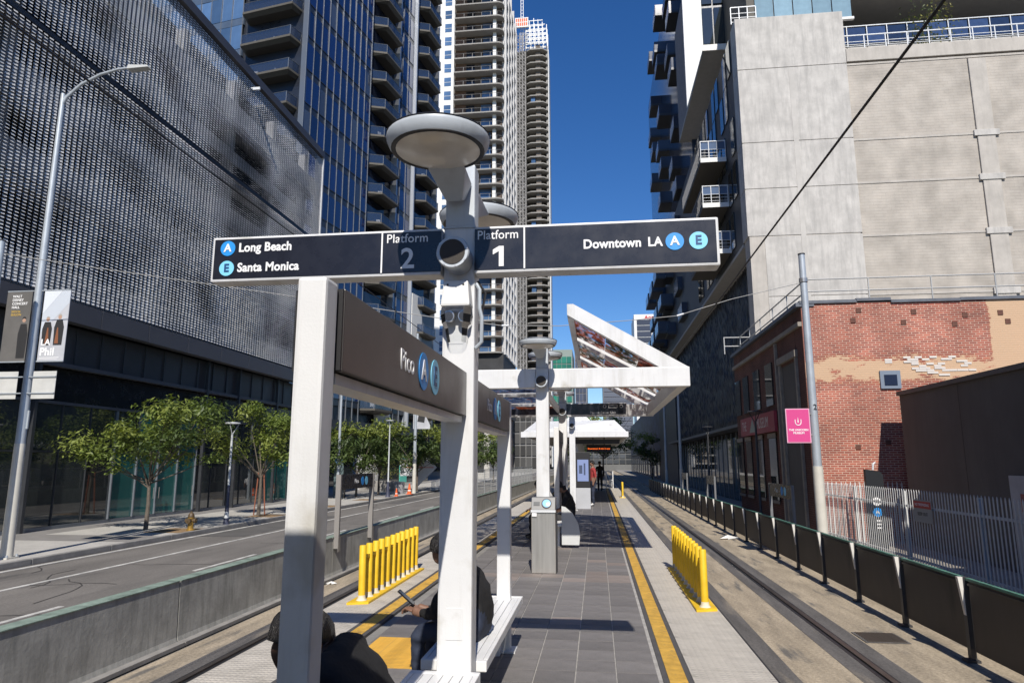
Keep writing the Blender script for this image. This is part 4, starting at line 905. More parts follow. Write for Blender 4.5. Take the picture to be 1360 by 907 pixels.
B().box(13.2, 31, 6.2, 6.3, 24, 28.6).build('terrace_glass', darkgl, td); B().box(13.1, 31, 1.5, 1.62, 28.55, 29.3).build('overhang_edge', balcw, td)
gp_ = B().box(.03, 1.0, .9, .96, 25.6, 28.6).mesh('upper_pane', mat('upper_pale_glass', (.20, .30, .36), .08, ior=1.6, rnd=.3, var=.1))
for k in range(5): link('upper_pane', gp_, td, (9.3 + k * 1.03, 0, 0))
B().box(8.9, 13.4, 1.0, 12, 25.55, 32).build('upper_core', balcm, td); B().box(9.2, 14.5, .8, .98, 25.58, 25.72).build('upper_sill', balcw, td)
railing(td, 7.9, 9.25, .5, 25.55, 3); 
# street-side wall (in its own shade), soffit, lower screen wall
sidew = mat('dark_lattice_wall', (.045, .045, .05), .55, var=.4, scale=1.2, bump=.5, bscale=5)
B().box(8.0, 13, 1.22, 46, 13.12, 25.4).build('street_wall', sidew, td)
lw = B().box(7.93, 7.99, .05, .95, .35, 2.35).mesh('street_window', darkgl)
for j, z in enumerate((13.2, 15.75, 18.3, 20.9, 23.0)):
    for k in range(12): 
        if (k + j) % 3: link('street_window', lw, td, (0, 1.6 + k * 1.3, z))
B().box(7.97, 12, 1.22, 46, 12.9, 13.08).build('soffit', mat('soffit_pale', (.40, .39, .37), .8, var=.08), td)
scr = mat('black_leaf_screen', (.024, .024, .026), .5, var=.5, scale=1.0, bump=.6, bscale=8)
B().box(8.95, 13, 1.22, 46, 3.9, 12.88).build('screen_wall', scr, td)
b = B(); r7 = random.Random(8)
for k in range(330):
    y = 1.3 + k * .135; z = 4.0
    while z < 12.7:
        l = r7.uniform(.5, 1.3); x = 8.93 - r7.uniform(0, .10); b.add([(8.94, y, z), (x, y + .05, z + l * .5), (8.94, y + .10, z + l), (8.90, y + .02, z + l * .5)], [(0, 1, 3), (1, 2, 3)]); z += l + .05
b.build('screen_leaves', mat('screen_leaf_metal', (.055, .055, .06), .35, metal=.5, rnd=.1), td, kind='stuff')
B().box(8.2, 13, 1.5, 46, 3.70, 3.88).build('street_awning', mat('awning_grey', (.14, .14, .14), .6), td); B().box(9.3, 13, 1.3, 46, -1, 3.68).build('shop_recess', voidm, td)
shp = B().box(9.22, 9.26, .05, 1.75, -.8, 3.3).mesh('shop_pane', darkgl)
for k in range(24): link('shop_pane', shp, td, (0, 1.4 + k * 1.8, 0)); 
shm = B().box(9.18, 9.28, -.05, .05, -.85, 3.6).mesh('shop_mullion', mull)
for k in range(25): link('shop_mullion', shm, td, (0, 1.4 + k * 1.8, 0))
# projecting balconies
def rbalcony(y, z, L, x0=6.45, m=balcm):
    o = B().box(x0, 7.92, y, y + L, z - .16, z + .10).build('balcony', m, td)
    B().box(x0 - .01, 7.93, y - .03, y - .001, z - .17, z + .11).build('slab_edge', balcw, o)
    rm = B().box(x0, 7.92, y - .02, y + .02, z + 1.12, z + 1.17); 
    for k in range(4): xx = x0 + .02 + k * (7.88 - x0) / 3; rm.box(xx - .02, xx + .02, y - .02, y + .02, z + .1, z + 1.12)
    for k in range(3): rm.box(x0, 7.92, y - .01, y + .01, z + .22 + k * .2, z + .24 + k * .2)
    rm.build('railing', aluwhite, o); B().box(x0 + .03, 7.9, y + .03, y + .045, z + .62, z + 1.1).build('guard', mat('guard_pane', (.10, .14, .22), .1, ior=1.5), o)
    sm = B().box(x0, x0 + .03, y, y + L, z + 1.12, z + 1.17)
    n = int(L / .35)
    for k in range(n + 1): sm.box(x0, x0 + .025, y + k * L / n - .012, y + k * L / n + .012, z + .1, z + 1.12)
    sm.build('side_railing', greymetal, o)
for z in (19.25, 16.45, 13.65): rbalcony(4.0, z, 8.5 if z > 14 else 6)
# upper cantilever volume, white fin wall, far balcony stacks
B().box(7.45, 9.0, 7, 20, 28.35, 38).build('cantilever_volume', mulldk, td); B().box(7.44, 9.0, 6.9, 20, 28.1, 28.34).build('cantilever_soffit', mat('soffit_pale', (.40, .39, .37), .8), td)
B().box(7.4, 9.0, 6.82, 6.9, 28.08, 28.5).build('cantilever_edge', balcw, td)
vp_ = B().box(.05, .70, 6.9, 6.98, 28.6, 31.2).mesh('cantilever_pane', darkgl)
for k in range(2): link('cantilever_pane', vp_, td, (7.45 + k * .75, 0, 0)); link('cantilever_pane', vp_, td, (7.45 + k * .75, 0, 2.9))
B().prism([(6.22, 24.1), (7.42, 28.2), (7.42, 46), (6.22, 46)], 6.6, 6.85, 'y').build('white_fin_wall', balcw, td)
B().box(8.4, 13, 19.5, 58, 13.12, 52).build('far_wall', glassm('street_blue_glass', (.03, .05, .09), .08, 1.6), td)
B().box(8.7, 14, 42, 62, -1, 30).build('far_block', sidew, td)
fb = B().box(7.2, 8.4, 0, 3.0, -.14, .1).mesh('far_balcony', mulldk); fbr = B().box(7.2, 7.24, 0, 3.0, .1, 1.1).box(7.2, 8.4, 0, .04, .1, 1.1).mesh('far_guard', mat('far_guard_glass', (.05, .06, .09), .15, ior=1.6))
for j in range(13):
    for k in range(3):
        if (j * 2 + k) % 5 == 4: continue
        o = link('far_balcony', fb, td, (0 if k else .35, 24 + k * 8.5 + (j % 2) * 2.2, 14.2 + j * 2.9)); link('far_guard', fbr, o)
for j, z in enumerate((14.4, 17.2, 20.0)):
    for k in range(3): o = link('far_balcony', fb, td, (-.9 + (j % 2) * .4, 33 + k * 5.5, z), None, (1, 1.2, 1)); link('far_guard', fbr, o)
# ------------------------------------------------------------------ brick building
bb = thing('brick_building', 'old red brick building with peeling tan paint and rooftop pipe railing', 'building', (0, 0, 0))
B().box(7.08, 40, 24.0, 24.35, -.86, 7.02).build('front_wall', brickf, bb)
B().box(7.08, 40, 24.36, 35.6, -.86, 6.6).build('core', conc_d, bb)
cop = mat('roof_flashing', (.10, .11, .13), .5, var=.2)
for k, (x0, x1, dz) in enumerate(((7.02, 8.9, .02), (8.88, 10.0, .06), (10.0, 12.2, -.02), (12.2, 15.0, .0), (15.0, 22, -.03), (22, 40, 0))): B().box(x0, x1 - .004, 23.93, 24.5, 7.0 + dz, 7.10 + dz).build('coping', cop, bb)
fw = B().box(9.42, 10.06, 23.93, 23.998, 4.06, 4.66).build('window_frame', mat('blue_grey_frame', (.17, .21, .27), .5), bb); B().box(9.54, 9.94, 23.91, 23.928, 4.17, 4.52).build('pane', mat('small_dark_pane', (.02, .03, .06), .1), fw)
anchor = B().box(-.08, .08, 23.975, 23.999, -.08, .08).mesh('anchor_plate', mat('rust_plate', (.11, .045, .03), .8, var=.3))
for x, z in ((8.74, 6.4), (10.35, 6.3), (11.95, 6.2), (13.4, 6.55), (13.6, 6.25), (8.55, 2.15), (9.5, 2.3), (8.95, 6.75), (10.7, 6.65), (12.3, 6.5)): link('anchor_plate', anchor, bb, (x, 0, z))
whb = mat('white_painted_brick', (.62, .58, .54), .8, var=.1); wbm = B().box(0, .225, 23.985, 23.999, 0, .066).mesh('pale_brick', whb)
for k in range(46):
    z = 4.47 + r7.randrange(9) * .0745; x = r7.gauss(10.9, .7)
    if 9.0 < x < 12.4 and not (9.1 < x < 10.2 and z < 4.75): link('pale_brick', wbm, bb, (round(x / .235) * .235 + r7.choice((0, .117)), -.0003 * k, z))
# street side of the brick building
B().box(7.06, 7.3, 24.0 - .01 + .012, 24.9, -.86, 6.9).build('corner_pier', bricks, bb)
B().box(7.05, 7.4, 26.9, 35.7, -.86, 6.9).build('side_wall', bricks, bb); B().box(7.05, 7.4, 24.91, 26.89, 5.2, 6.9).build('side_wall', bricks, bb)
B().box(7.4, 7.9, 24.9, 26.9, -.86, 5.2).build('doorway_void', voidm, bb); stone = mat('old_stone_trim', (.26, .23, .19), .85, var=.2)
B().box(6.98, 7.1, 24.75, 24.92, -.86, 5.3).build('stone_jamb', stone, bb); B().box(6.98, 7.1, 26.88, 27.1, -.86, 5.3).build('stone_jamb', stone, bb); B().box(6.94, 7.12, 24.7, 27.15, 5.31, 5.55).build('stone_lintel', stone, bb)
B().box(6.93, 7.06, 24, 35.7, 6.25, 6.40).build('string_course', stone, bb); B().box(6.9, 7.5, 23.95, 35.8, 6.92, 7.06).build('side_coping', cop, bb)
for y in (28.2, 30.4, 32.6, 34.4):
    w = B().box(6.99, 7.047, y, y + 1.1, .2, 2.6).build('window', darkgl, bb); B().box(6.96, 6.988, y - .08, y + 1.18, 2.62, 2.8).build('lintel', stone, w); B().box(6.96, 6.988, y - .05, y + 1.15, .06, .18).build('sill', stone, w)
    B().box(6.99, 7.047, y, y + 1.1, 3.9, 5.6).build('window', darkgl, bb)
B().box(6.95, 7.046, 27.3, 27.46, -.86, 6.2).build('downpipe', stone, bb); 
ms = thing('museum_sign', 'long dark red sign band reading MUSEUM on the shaded brick side wall', 'sign', (0, 0, 0))
B().box(6.86, 6.98, 27.7, 34.0, 2.85, 3.65).build('board', mat('sign_crimson', (.30, .03, .05), .5, var=.1), ms)
lettering('THE', .6, mat('faded_white_letters', (.6, .55, .52), .6), ms, (6.857, 33.2, 3.25), '-x', align='CENTER', sx=.8); lettering('MUSEUM', .6, MATS['faded_white_letters'], ms, (6.857, 29.7, 3.25), '-x', align='CENTER', sx=.85); B().prism([(30.9, 2.95), (32.1, 2.95), (31.5, 3.55)], 6.852, 6.858, 'x').build('emblem', mat('pale_green_emblem', (.3, .33, .28), .6), ms)
pr = thing('roof_railing', 'thin grey pipe railing along the roof edge of the brick building', 'railing', (0, 0, 0))
pipe = mat('grey_pipe', (.40, .40, .39), .5, metal=.3)
for z in (7.55, 7.98): B().tube([(7.45, 24.4, z), (30, 24.4, z)], .025, 6).build('rail', pipe, pr); B().tube([(7.4, 24.5, z), (7.4, 35.6, z)], .028, 6).build('rail', pipe, pr)
ppm = B().tube([(0, 0, 7.08), (0, 0, 7.98)], .025, 6).mesh('post', pipe)
for k in range(9): link('post', ppm, pr, (7.45 + k * 2.05, 24.4, 0))
for k in range(6): link('post', ppm, pr, (7.4, 24.6 + k * 2.2, 0))
B().tube([(6.6, 35.6, 7.98), (6.6, 35.6, 7.1)], .03, 6).build('post', pipe, pr); B().tube([(6.6, 35.6, 7.95), (7.9, 35.6, 7.95)], .028, 6).build('rail', pipe, pr); B().tube([(6.6, 35.6, 7.5), (7.4, 35.6, 7.5)], .028, 6).build('rail', pipe, pr)
# ------------------------------------------------------------------ grey block in shade, picket fence, pylon
gb = thing('grey_block', 'low plain grey block in shade at the right edge beside the brick wall', 'building', (0, 0, 0))
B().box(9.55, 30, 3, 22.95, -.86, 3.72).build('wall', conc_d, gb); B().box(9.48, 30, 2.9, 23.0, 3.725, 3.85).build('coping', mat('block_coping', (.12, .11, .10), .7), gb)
dr = B().box(9.50, 9.548, 16.4, 17.5, -.84, 1.35).build('door', mat('pale_door', (.42, .42, .42), .6, var=.1), gb); B().box(9.485, 9.499, 16.7, 17.1, .55, .95).build('notice', mat('red_green_notice', (.35, .10, .08), .6), dr)
B().box(7.15, 30, -16, 8.6, -.86, 8.0).build('unseen_rear_wing', conc_d, gb); B().box(9.3, 9.548, 14.6, 15.4, 2.2, 2.9).build('wall_box', greymetal, gb)
for y in (15.6, 16.1): B().tube([(9.47, y, -.8), (9.47, y, 2.5)], .04, 6).build('pipe', darkmetal, gb)
for y in (13.3, 19.4): B().box(9.545, 9.552, y, y + .02, -.8, 3.7).build('panel_joint', black, gb)
pk = thing('picket_fence', 'pale steel picket fence with narrow uprights before the brick wall', 'fence', (7.0, 0, 0))
picketm = mat('pale_picket_paint', (.58, .58, .57), .5, var=.1)
pkm = B().box(-.005, .005, -.017, .017, ZS, 1.0).add([(-.005, -.017, 1.0), (.005, -.017, 1.0), (.005, .017, 1.0), (-.005, .017, 1.0), (-.004, 0, 1.05), (.004, 0, 1.05)], [(0, 1, 5, 4), (2, 3, 4, 5), (1, 2, 5), (3, 0, 4)]).mesh('picket', picketm)
for k in range(96): link('picket', pkm, pk, (0, 11.2 + k * .125, 0))
for z in (-.5, .65): B().box(.013, .05, 11, 23.2, z, z + .05).build('rail', picketm, pk)
for y in (11.1, 14.0, 17.2, 20.3, 23.2): B().box(.02, .09, y - .04, y + .04, ZS, 1.0).build('post', picketm, pk)
for k in range(18): link('picket', pkm, pk, (.15 + k * .14, 23.35, 0), (0, 0, R(90)))
wsn = thing('warning_notice', 'small red and grey warning notice fixed to the picket fence', 'sign', (6.97, 16.15, .55))
B().box(-.01, .0, -.42, .42, -.18, .3).build('board', mat('notice_grey', (.35, .34, .32), .6), wsn); B().box(-.013, -.011, -.4, .4, .12, .27).build('red_strip', mat('notice_red', (.5, .05, .04), .6), wsn)
lettering('NO TRESPASSING', .08, letwhite, wsn, (-.0135, 0, .195), '-x', align='CENTER'); lettering('KEEP OUT', .1, black, wsn, (-.0115, 0, .0), '-x', align='CENTER')
py_ = thing('station_pylon', 'black station pylon with blue round badges behind the picket fence', 'pylon', (8.05, 21.6, ZS))
pyl = mat('pylon_black', (.018, .02, .024), .4)
B().prism([(-.24, 0), (.24, 0), (.24, 2.15), (.15, 2.25), (-.24, 2.3)], -.08, .08, 'y').build('slab', pyl, py_)
disc('badge', letwhite, py_, (.0, -.083, 1.38), .12); disc('badge', letblue, py_, (.0, -.083, 1.08), .13); lettering('A', .16, letwhite, py_, (0, -.086, 1.08), align='CENTER', bold=.003); lettering('M', .16, black, py_, (0, -.086, 1.38), align='CENTER', bold=.003)
for k in range(3): B().box(-.05, .08, -.084, -.081, .62 + k * .1, .66 + k * .1).build('text_line', letwhite, py_)
B().tube([(.0, 0, 2.28), (.02, 0, 2.45), (.08, 0, 2.5)], .03, 8).build('finial', aluwhite, py_)
# ------------------------------------------------------------------ right side: shaded mural building, poles and lamps
def muralm():
    m = bpy.data.materials.new('dark_blue_mural'); m.use_nodes = True; nt = m.node_tree; p = nt.nodes['Principled BSDF']; L = nt.links.new
    tc = nn(nt, 'ShaderNodeTexCoord'); v_ = nn(nt, 'ShaderNodeTexVoronoi'); v_.inputs['Scale'].default_value = .55; L(tc.outputs['Object'], v_.inputs['Vector'])
    n = nn(nt, 'ShaderNodeTexNoise'); n.inputs['Scale'].default_value = .9; n.inputs['Detail'].default_value = 6; L(tc.outputs['Object'], n.inputs['Vector'])
    r = ramp(nt, [(.35, (.004, .005, .018)), (.52, (.010, .014, .085)), (.6, (.05, .055, .15)), (.68, (.006, .006, .025))]); L(n.outputs['Fac'], r.inputs[0]); L(r.outputs[0], p.inputs['Base Color']); return m
mu = thing('mural_building', 'shaded street building with dark blue mural past the black screen wall', 'building', (0, 0, 0))
B().box(9.2, 30, 96, 190, -1, 11).build('wall', muralm(), mu); 
mw2 = B().box(9.15, 9.19, 0, 3, 0, 3.2).mesh('shop_window', darkgl)
for k in range(14): link('shop_window', mw2, mu, (0, 98 + k * 6.4, -.6))
B().box(8.6, 9.2, 96, 190, 3.2, 3.4).build('awning', darkmetal, mu)
def pole(label, x, y, top, r0=.11, r1=.085, sleeve=None, low=ZS):
    t = thing('utility_pole', label, 'pole', (x, y, low)); h = top - low
    if sleeve:
        s = sleeve - low
        B().tube([(0, 0, s), (0, 0, h)], [r0 - (r0 - r1) * s / h, r1], 16).build('shaft', galv, t, smooth=True); B().tube([(0, 0, 0), (0, 0, s)], [r0 + .012, r0 + .004], 16).build('painted_base', cream, t, smooth=True)
    else: B().tube([(0, 0, 0), (0, 0, h)], [r0, r1], 16).build('shaft', galv, t, smooth=True)
    B().lathe([(r1 + .012, h), (r1 + .012, h + .03), (0, h + .05)], 16).build('cap', darkmetal, t)
    return t
pq_ = pole('grey steel pole with cream painted base beside the pink museum sign', 5.78, 19.2, 7.35, .125, .085, 1.55)
for z in (6.6, 6.55): B().lathe([(.10, z + .85), (.115, z + .86), (.115, z + .92), (.10, z + .93)], 16).build('span_clamp', steel, pq_)
lettering('2', .20, black, pq_, (-.03, -.118, 4.3 - .35), '-y', bold=.002)
pole('grey pole with white base near the far right fence', 6.1, 52, 7.4, .13, .09, 1.2); pole('white based pole further along the right fence', 6.2, 64, 7.2, .13, .09, 1.0)
pole('grey pole rising at the far left edge of the view', -15.35, 15.4, 7.35, .10, .08)
pg = thing('museum_flag_sign', 'bright pink rectangular sign reading THE UNICORN MUSEUM on the pole', 'sign', (0, 0, 0))
pinkm = mat('hot_pink_sign', (.60, .055, .23), .5); pinkl = mat('pale_pink_border', (.70, .38, .50), .5)
B().box(5.04, 5.66, 19.14, 19.17, 2.16, 3.07).build('border', pinkl, pg); B().box(5.065, 5.635, 19.134, 19.139, 2.185, 3.045).build('face', pinkm, pg)
lettering('THE UNICORN', .072, letwhite, pg, (5.35, 19.133, 2.50), align='CENTER', bold=.002); lettering('MUSEUM', .072, letwhite, pg, (5.35, 19.133, 2.42), align='CENTER', bold=.002)
em = B(); em.tube([(5.28 + .07 - .075 * math.cos(a), 19.132, 2.70 - .075 * math.sin(a)) for a in [k * math.pi / 10 for k in range(11)]], .012, 6); em.tube([(5.275, 19.132, 2.70), (5.275, 19.132, 2.78)], .012, 6); em.tube([(5.425, 19.132, 2.70), (5.425, 19.132, 2.78)], .012, 6); em.add([(5.335, 19.13, 2.70), (5.365, 19.13, 2.70), (5.35, 19.13, 2.85)], [(0, 1, 2)]); em.build('emblem', letwhite, pg)
for z in (2.35, 2.9): B().box(5.66, 5.70, 19.13, 19.18, z, z + .04).build('bracket', steel, pg)
def street_lamp(label, x, y, h, dark=True, m=None):
    t = thing('street_lamp', label, 'street lamp', (x, y, ZS)); m = m or (darkmetal if dark else galv)
    B().tube([(0, 0, 0), (0, 0, .5), (0, 0, .55), (0, 0, h - .45)], [.10, .085, .055, .045], 12).build('shaft', m, t, smooth=True)
    B().lathe([(.30, h - .06), (.31, h - .03), (.28, h), (.0, h + .03)], 24).build('lamp_disc', m, t, smooth=True)
    for a in (0, 120, 240): B().tube([(0, 0, h - .5), (.24 * math.cos(R(a + 30)), .24 * math.sin(R(a + 30)), h - .06)], .018, 6).build('arm', m, t)
    return t
street_lamp('dark street lamp with flat disc head in front of the shaded brick building', 6.55, 29.5, 4.6); street_lamp('dark street lamp against the black screen wall', 6.55, 42, 4.6)
for lb, y0, w in (('station board with blue badges standing behind the right fence near the pink sign', 20.9, 2.6), ('empty grey sign frame behind the middle of the right fence', 34.2, 2.4), ('far small sign frame behind the right fence', 44.5, 2.4)):
    t = thing('fence_board', lb, 'sign', (5.55, y0, ZS)); 
    for y in (0, w): B().box(-.04, .04, y - .04, y + .04, 0, 1.85).build('post', greymetal, t)
    B().box(-.03, .03, .05, w - .05, 1.45, 1.85).build('board', signblk, t)
    if y0 < 25:
        lettering('Pico', .2, letwhite, t, (-.032, w - .75, 1.65), '-x'); disc('badge', letblue, t, (-.032, w - 1.55, 1.65), .13, '-x'); disc('badge', letsky, t, (-.032, w - 1.9, 1.65), .13, '-x')
# ------------------------------------------------------------------ overhead wires
wirem = mat('black_cable', (.012, .012, .013), .5); spanm = mat('grey_span_wire', (.32, .32, .31), .5, metal=.4)
for lb, x, z in (('black overhead contact wire above the right track', 2.78, 5.22), ('black overhead contact wire above the left track', -4.5, 5.05)):
    b = B(); b.tube([(x, 1.0 + 6 * k, z) for k in range(26)], .015 if x > 0 else .009, 6); tag(b.build('contact_wire', wirem), lb, 'cable')
_w = [(8, 338), (100, 357), (385, 396), (560, 418), (650, 425), (740, 424), (850, 417), (915, 412), (985, 396), (1062, 379)]
span_pts = [(-15.25, 15.4, 7.0), (-12.9, 15.83, 6.66), (-7.08, 16.9, 5.86), (-3.98, 17.43, 5.41), (-2.45, 17.7, 5.24), (-.93, 17.98, 5.25), (.98, 18.3, 5.42), (2.23, 18.53, 5.56), (3.75, 18.82, 6.05), (5.72, 19.2, 6.55)]
sw = thing('span_wire', 'thin grey span wire sagging across the station between the side poles', 'cable', (0, 0, 0))
B().tube(span_pts, .010, 6).build('wire', spanm, sw)
for k in (2, 4, 7): 
    p = span_pts[k]; q = span_pts[k + 1]; d = [(q[i] - p[i]) * .12 for i in range(3)]
    B().tube([p, [p[i] + d[i] for i in range(3)]], .025, 8).build('insulator', aluwhite, sw)
# ------------------------------------------------------------------ street lamp with banners, small lamps, signs on the left
lpz = thing('tall_street_lamp', 'tall grey street lamp with curved arm carrying two concert banners', 'street lamp', (-15.56, 17.0, ZS))
B().tube([(0, 0, 3.0), (0, 0, 8), (0, 0, 13.3)], [.125, .10, .065], 16).build('shaft', galv, lpz, smooth=True)
B().tube([(0, 0, 0), (0, 0, 3.0)], [.155, .132], 16).build('painted_base', cream, lpz, smooth=True)
B().box(-.2, .2, -.2, .2, 0, .04).build('base_plate', cream, lpz)
bolt = B().lathe([(.03, .04), (.03, .10), (0, .11)], 8).mesh('bolt', galv)
for sx in (-.16, .16):
    for sy in (-.16, .16): link('bolt', bolt, lpz, (sx, sy, 0))
arm = [(0, 0, 12.95), (.12, 0, 13.2), (.55, 0, 13.58), (1.15, 0, 13.86), (1.7, 0, 13.98), (2.1, 0, 14.0)]
B().tube(arm, [.055, .05, .045, .042, .04, .038], 10).build('arm', galv, lpz, smooth=True)
B().hexa([(2.05, -.13, 13.9), (2.72, -.11, 13.93), (2.72, .11, 13.93), (2.05, .13, 13.9)], [(2.05, -.09, 14.06), (2.66, -.07, 14.02), (2.66, .07, 14.02), (2.05, .09, 14.06)]).build('lamp_head', mat('lamp_head_grey', (.42, .43, .42), .5), lpz, bevel=.02)
B().box(.12, .17, -.02, .02, 3.4, 3.9).build('handhole', galv, lpz)
def banner(label, x0, x1, right):
    t = thing('banner', label, 'banner', (0, 0, 0)); y = 17.0
    bgc = mat('banner_pale_grey' if right else 'banner_dark_grey', (.42, .43, .46) if right else (.11, .105, .10), .7, var=.2, scale=1.2)
    B().box(x0, x1, y - .008, y + .008, 4.42, 6.42).build('cloth', bgc, t)
    for z in (4.40, 6.42): B().tube([(x0 - .02 if right else x0, y, z), (x1, y, z)], .02, 6).build('rod', galv, t)
    B().tube([(x0 if right else x1, y, z), (-15.56, y, z)], .015, 6).build('bracket', galv, t)
    yy = y - .0095
    dk = mat('print_dark', (.02, .02, .022), .7); sk = mat('print_skin', (.42, .26, .19), .7); wd = mat('print_violin', (.22, .08, .035), .7)
    def fig(cx, zb, h):                              # printed musician: flat print on the cloth
        B().prism([(cx - .13, zb), (cx + .13, zb), (cx + .15, zb + h * .55), (cx + .09, zb + h * .78), (cx - .09, zb + h * .78), (cx - .15, zb + h * .55)], yy - .001, yy, 'y').build('printed_figure', dk, t)
        B().lathe([(.055, -.0015), (.055, 0)], 14, (cx, yy - .001, zb + h * .86), 'y').build('printed_head', sk, t)
        B().lathe([(.058, -.001), (.058, 0)], 14, (cx, yy - .0001, zb + h * .9), 'y').build('printed_hair', dk if not right else mat('print_grey_hair', (.35, .33, .3), .7), t)
    if right:
        B().prism([(x0 + .005, 5.75), (x1 - .25, 6.4), (x0 + .005, 6.4)], yy - .0005, yy, 'y').build('print_panel', mat('banner_white', (.62, .66, .72), .7), t)
        B().prism([(x0 + .005, 5.2), (x1 - .005, 6.05), (x1 - .005, 6.4), (x1 - .24, 6.4), (x0 + .005, 5.74)], yy - .0005, yy, 'y').build('print_panel', mat('banner_mid', (.50, .54, .60), .7), t)
        fig(x0 + .20, 4.85, .85); fig(x0 + .56, 4.85, .92)
        for cx in (x0 + .22, x0 + .52): B().prism([(cx - .06, 4.9), (cx + .06, 4.9), (cx + .04, 5.12), (cx + .015, 5.35), (cx - .015, 5.35), (cx - .04, 5.12)], yy - .002, yy - .001, 'y').build('printed_violin', wd, t)
        lettering('LA', .24, letwhite, t, (x0 + .06, yy - .0035, 4.93), bold=.006); lettering('Phil', .30, letwhite, t, (x0 + .05, yy - .0035, 4.66), bold=.009)
        B().box(x0 + .05, x1 - .15, yy - .001, yy, 4.50, 4.515).build('print_line', letwhite, t); B().box(x0 + .05, x1 - .2, yy - .001, yy, 4.46, 4.472).build('print_line', letwhite, t)
    else:
        fig(x0 + .62, 4.5, 1.25)
        for k, s in enumerate(('WALT', 'DISNEY', 'CONCERT', 'HALL')): lettering(s, .10, letwhite, t, (x0 + .18, yy - .002, 6.27 - k * .105), bold=.002)
        gold = mat('print_gold', (.65, .42, .06), .7); lettering('2025/26', .085, gold, t, (x0 + .18, yy - .002, 5.83)); lettering('SEASON', .085, gold, t, (x0 + .18, yy - .002, 5.74))
banner('pale vertical banner with LA Phil lettering and two musicians right of the lamp pole', -15.36, -14.56, True)
banner('dark vertical banner with gold season lettering left of the lamp pole', -16.52, -15.74, False)
for lb, x0, x1 in (('white back of a street sign right of the lamp pole', -15.36, -14.66), ('white back of a street sign left of the lamp pole', -16.45, -15.82)):
    t = thing('sign_back', lb, 'sign', (0, 0, 0)); B().box(x0, x1, 16.93, 16.945, 3.36, 4.12).build('plate', mat('sign_back_alu', (.52, .52, .50), .5, var=.08), t, bevel=.02)
    for z in (3.5, 3.95): B().box(min(x0, -15.56), max(x1, -15.56), 16.90, 16.925, z, z + .03).build('strap', galv, t)
lt = street_lamp('slim pale street lamp with flat disc head and navy base between the near trees', -15.2, 27.3, 4.15, False, mat('pale_lamp_paint', (.46, .48, .49), .5, var=.1))
B().tube([(0, 0, 0), (0, 0, .3), (0, 0, 1.55)], [.13, .085, .062], 12).build('navy_base', mat('navy_base_paint', (.05, .055, .09), .5, var=.3), lt, smooth=True)
for lb, x, y in (('slim pale street lamp among the far left trees', -15.3, 49.8), ('pale street lamp far along the left kerb', -15.3, 72)):
    l2 = street_lamp(lb, x, y, 5.6, False, MATS['pale_lamp_paint']); B().tube([(0, 0, 0), (0, 0, .3), (0, 0, 1.1)], [.2, .13, .07], 12).build('navy_base', MATS['navy_base_paint'], l2, smooth=True)
pole('tall grey pole at the far left kerb behind the traffic cone', -15.0, 56, 12.5, .15, .11, 2.4)
pole('thin grey pole among the far left trees', -17.5, 45.5, 9, .10, .08)
# hydrant
hy = thing('fire_hydrant', 'golden bronze fire hydrant on the left kerb beside the near tree', 'hydrant', (-15.15, 24.7, ZS))
brz = mat('hydrant_bronze', (.42, .26, .06), .35, metal=.5, var=.35, scale=9); brd = mat('hydrant_dark', (.09, .06, .03), .5, var=.3)
B().lathe([(.15, 0), (.15, .04), (.105, .06), (.095, .42), (.12, .44), (.12, .47), (.10, .48)], 20).build('barrel', brz, hy, smooth=True)
B().lathe([(.115, .481), (.11, .56), (.075, .63), (.03, .66), (.03, .70), (0, .70)], 20).build('bonnet', brd, hy, smooth=True)
for a, r in ((0, .075), (180, .06), (270, .085)):
    o = B().lathe([(r, .09), (r, .17), (r * 1.2, .172), (r * 1.2, .21), (.02, .215), (.02, .24)], 14, (0, 0, 0), 'x').build('outlet_cap', brd, hy, (0, 0, .36), smooth=True); o.rotation_euler = (0, 0, R(a))
# board on the barrier
wb_ = thing('barrier_board', 'small black Pico board on two grey posts fixed to the concrete barrier', 'sign', (-6.16, 16.1, 0))
for y in (.0, 2.45):
    p_ = B().box(-.06, .06, y - .04, y + .04, -.35, 1.36).build('post', mat('warm_grey_post', (.24, .225, .21), .5), wb_); B().box(.062, .075, y - .07, y + .07, -.42, -.08).build('clamp_plate', steel, p_)
B().box(-.03, .05, .05, 2.40, 1.0, 1.36).build('board', signblk, wb_); lettering('Pico', .17, letwhite, wb_, (.052, .95, 1.18), '+x'); disc('line_badge', letblue, wb_, (.052, 1.55, 1.18), .11, '+x'); disc('line_badge', letsky, wb_, (.052, 1.85, 1.18), .11, '+x')
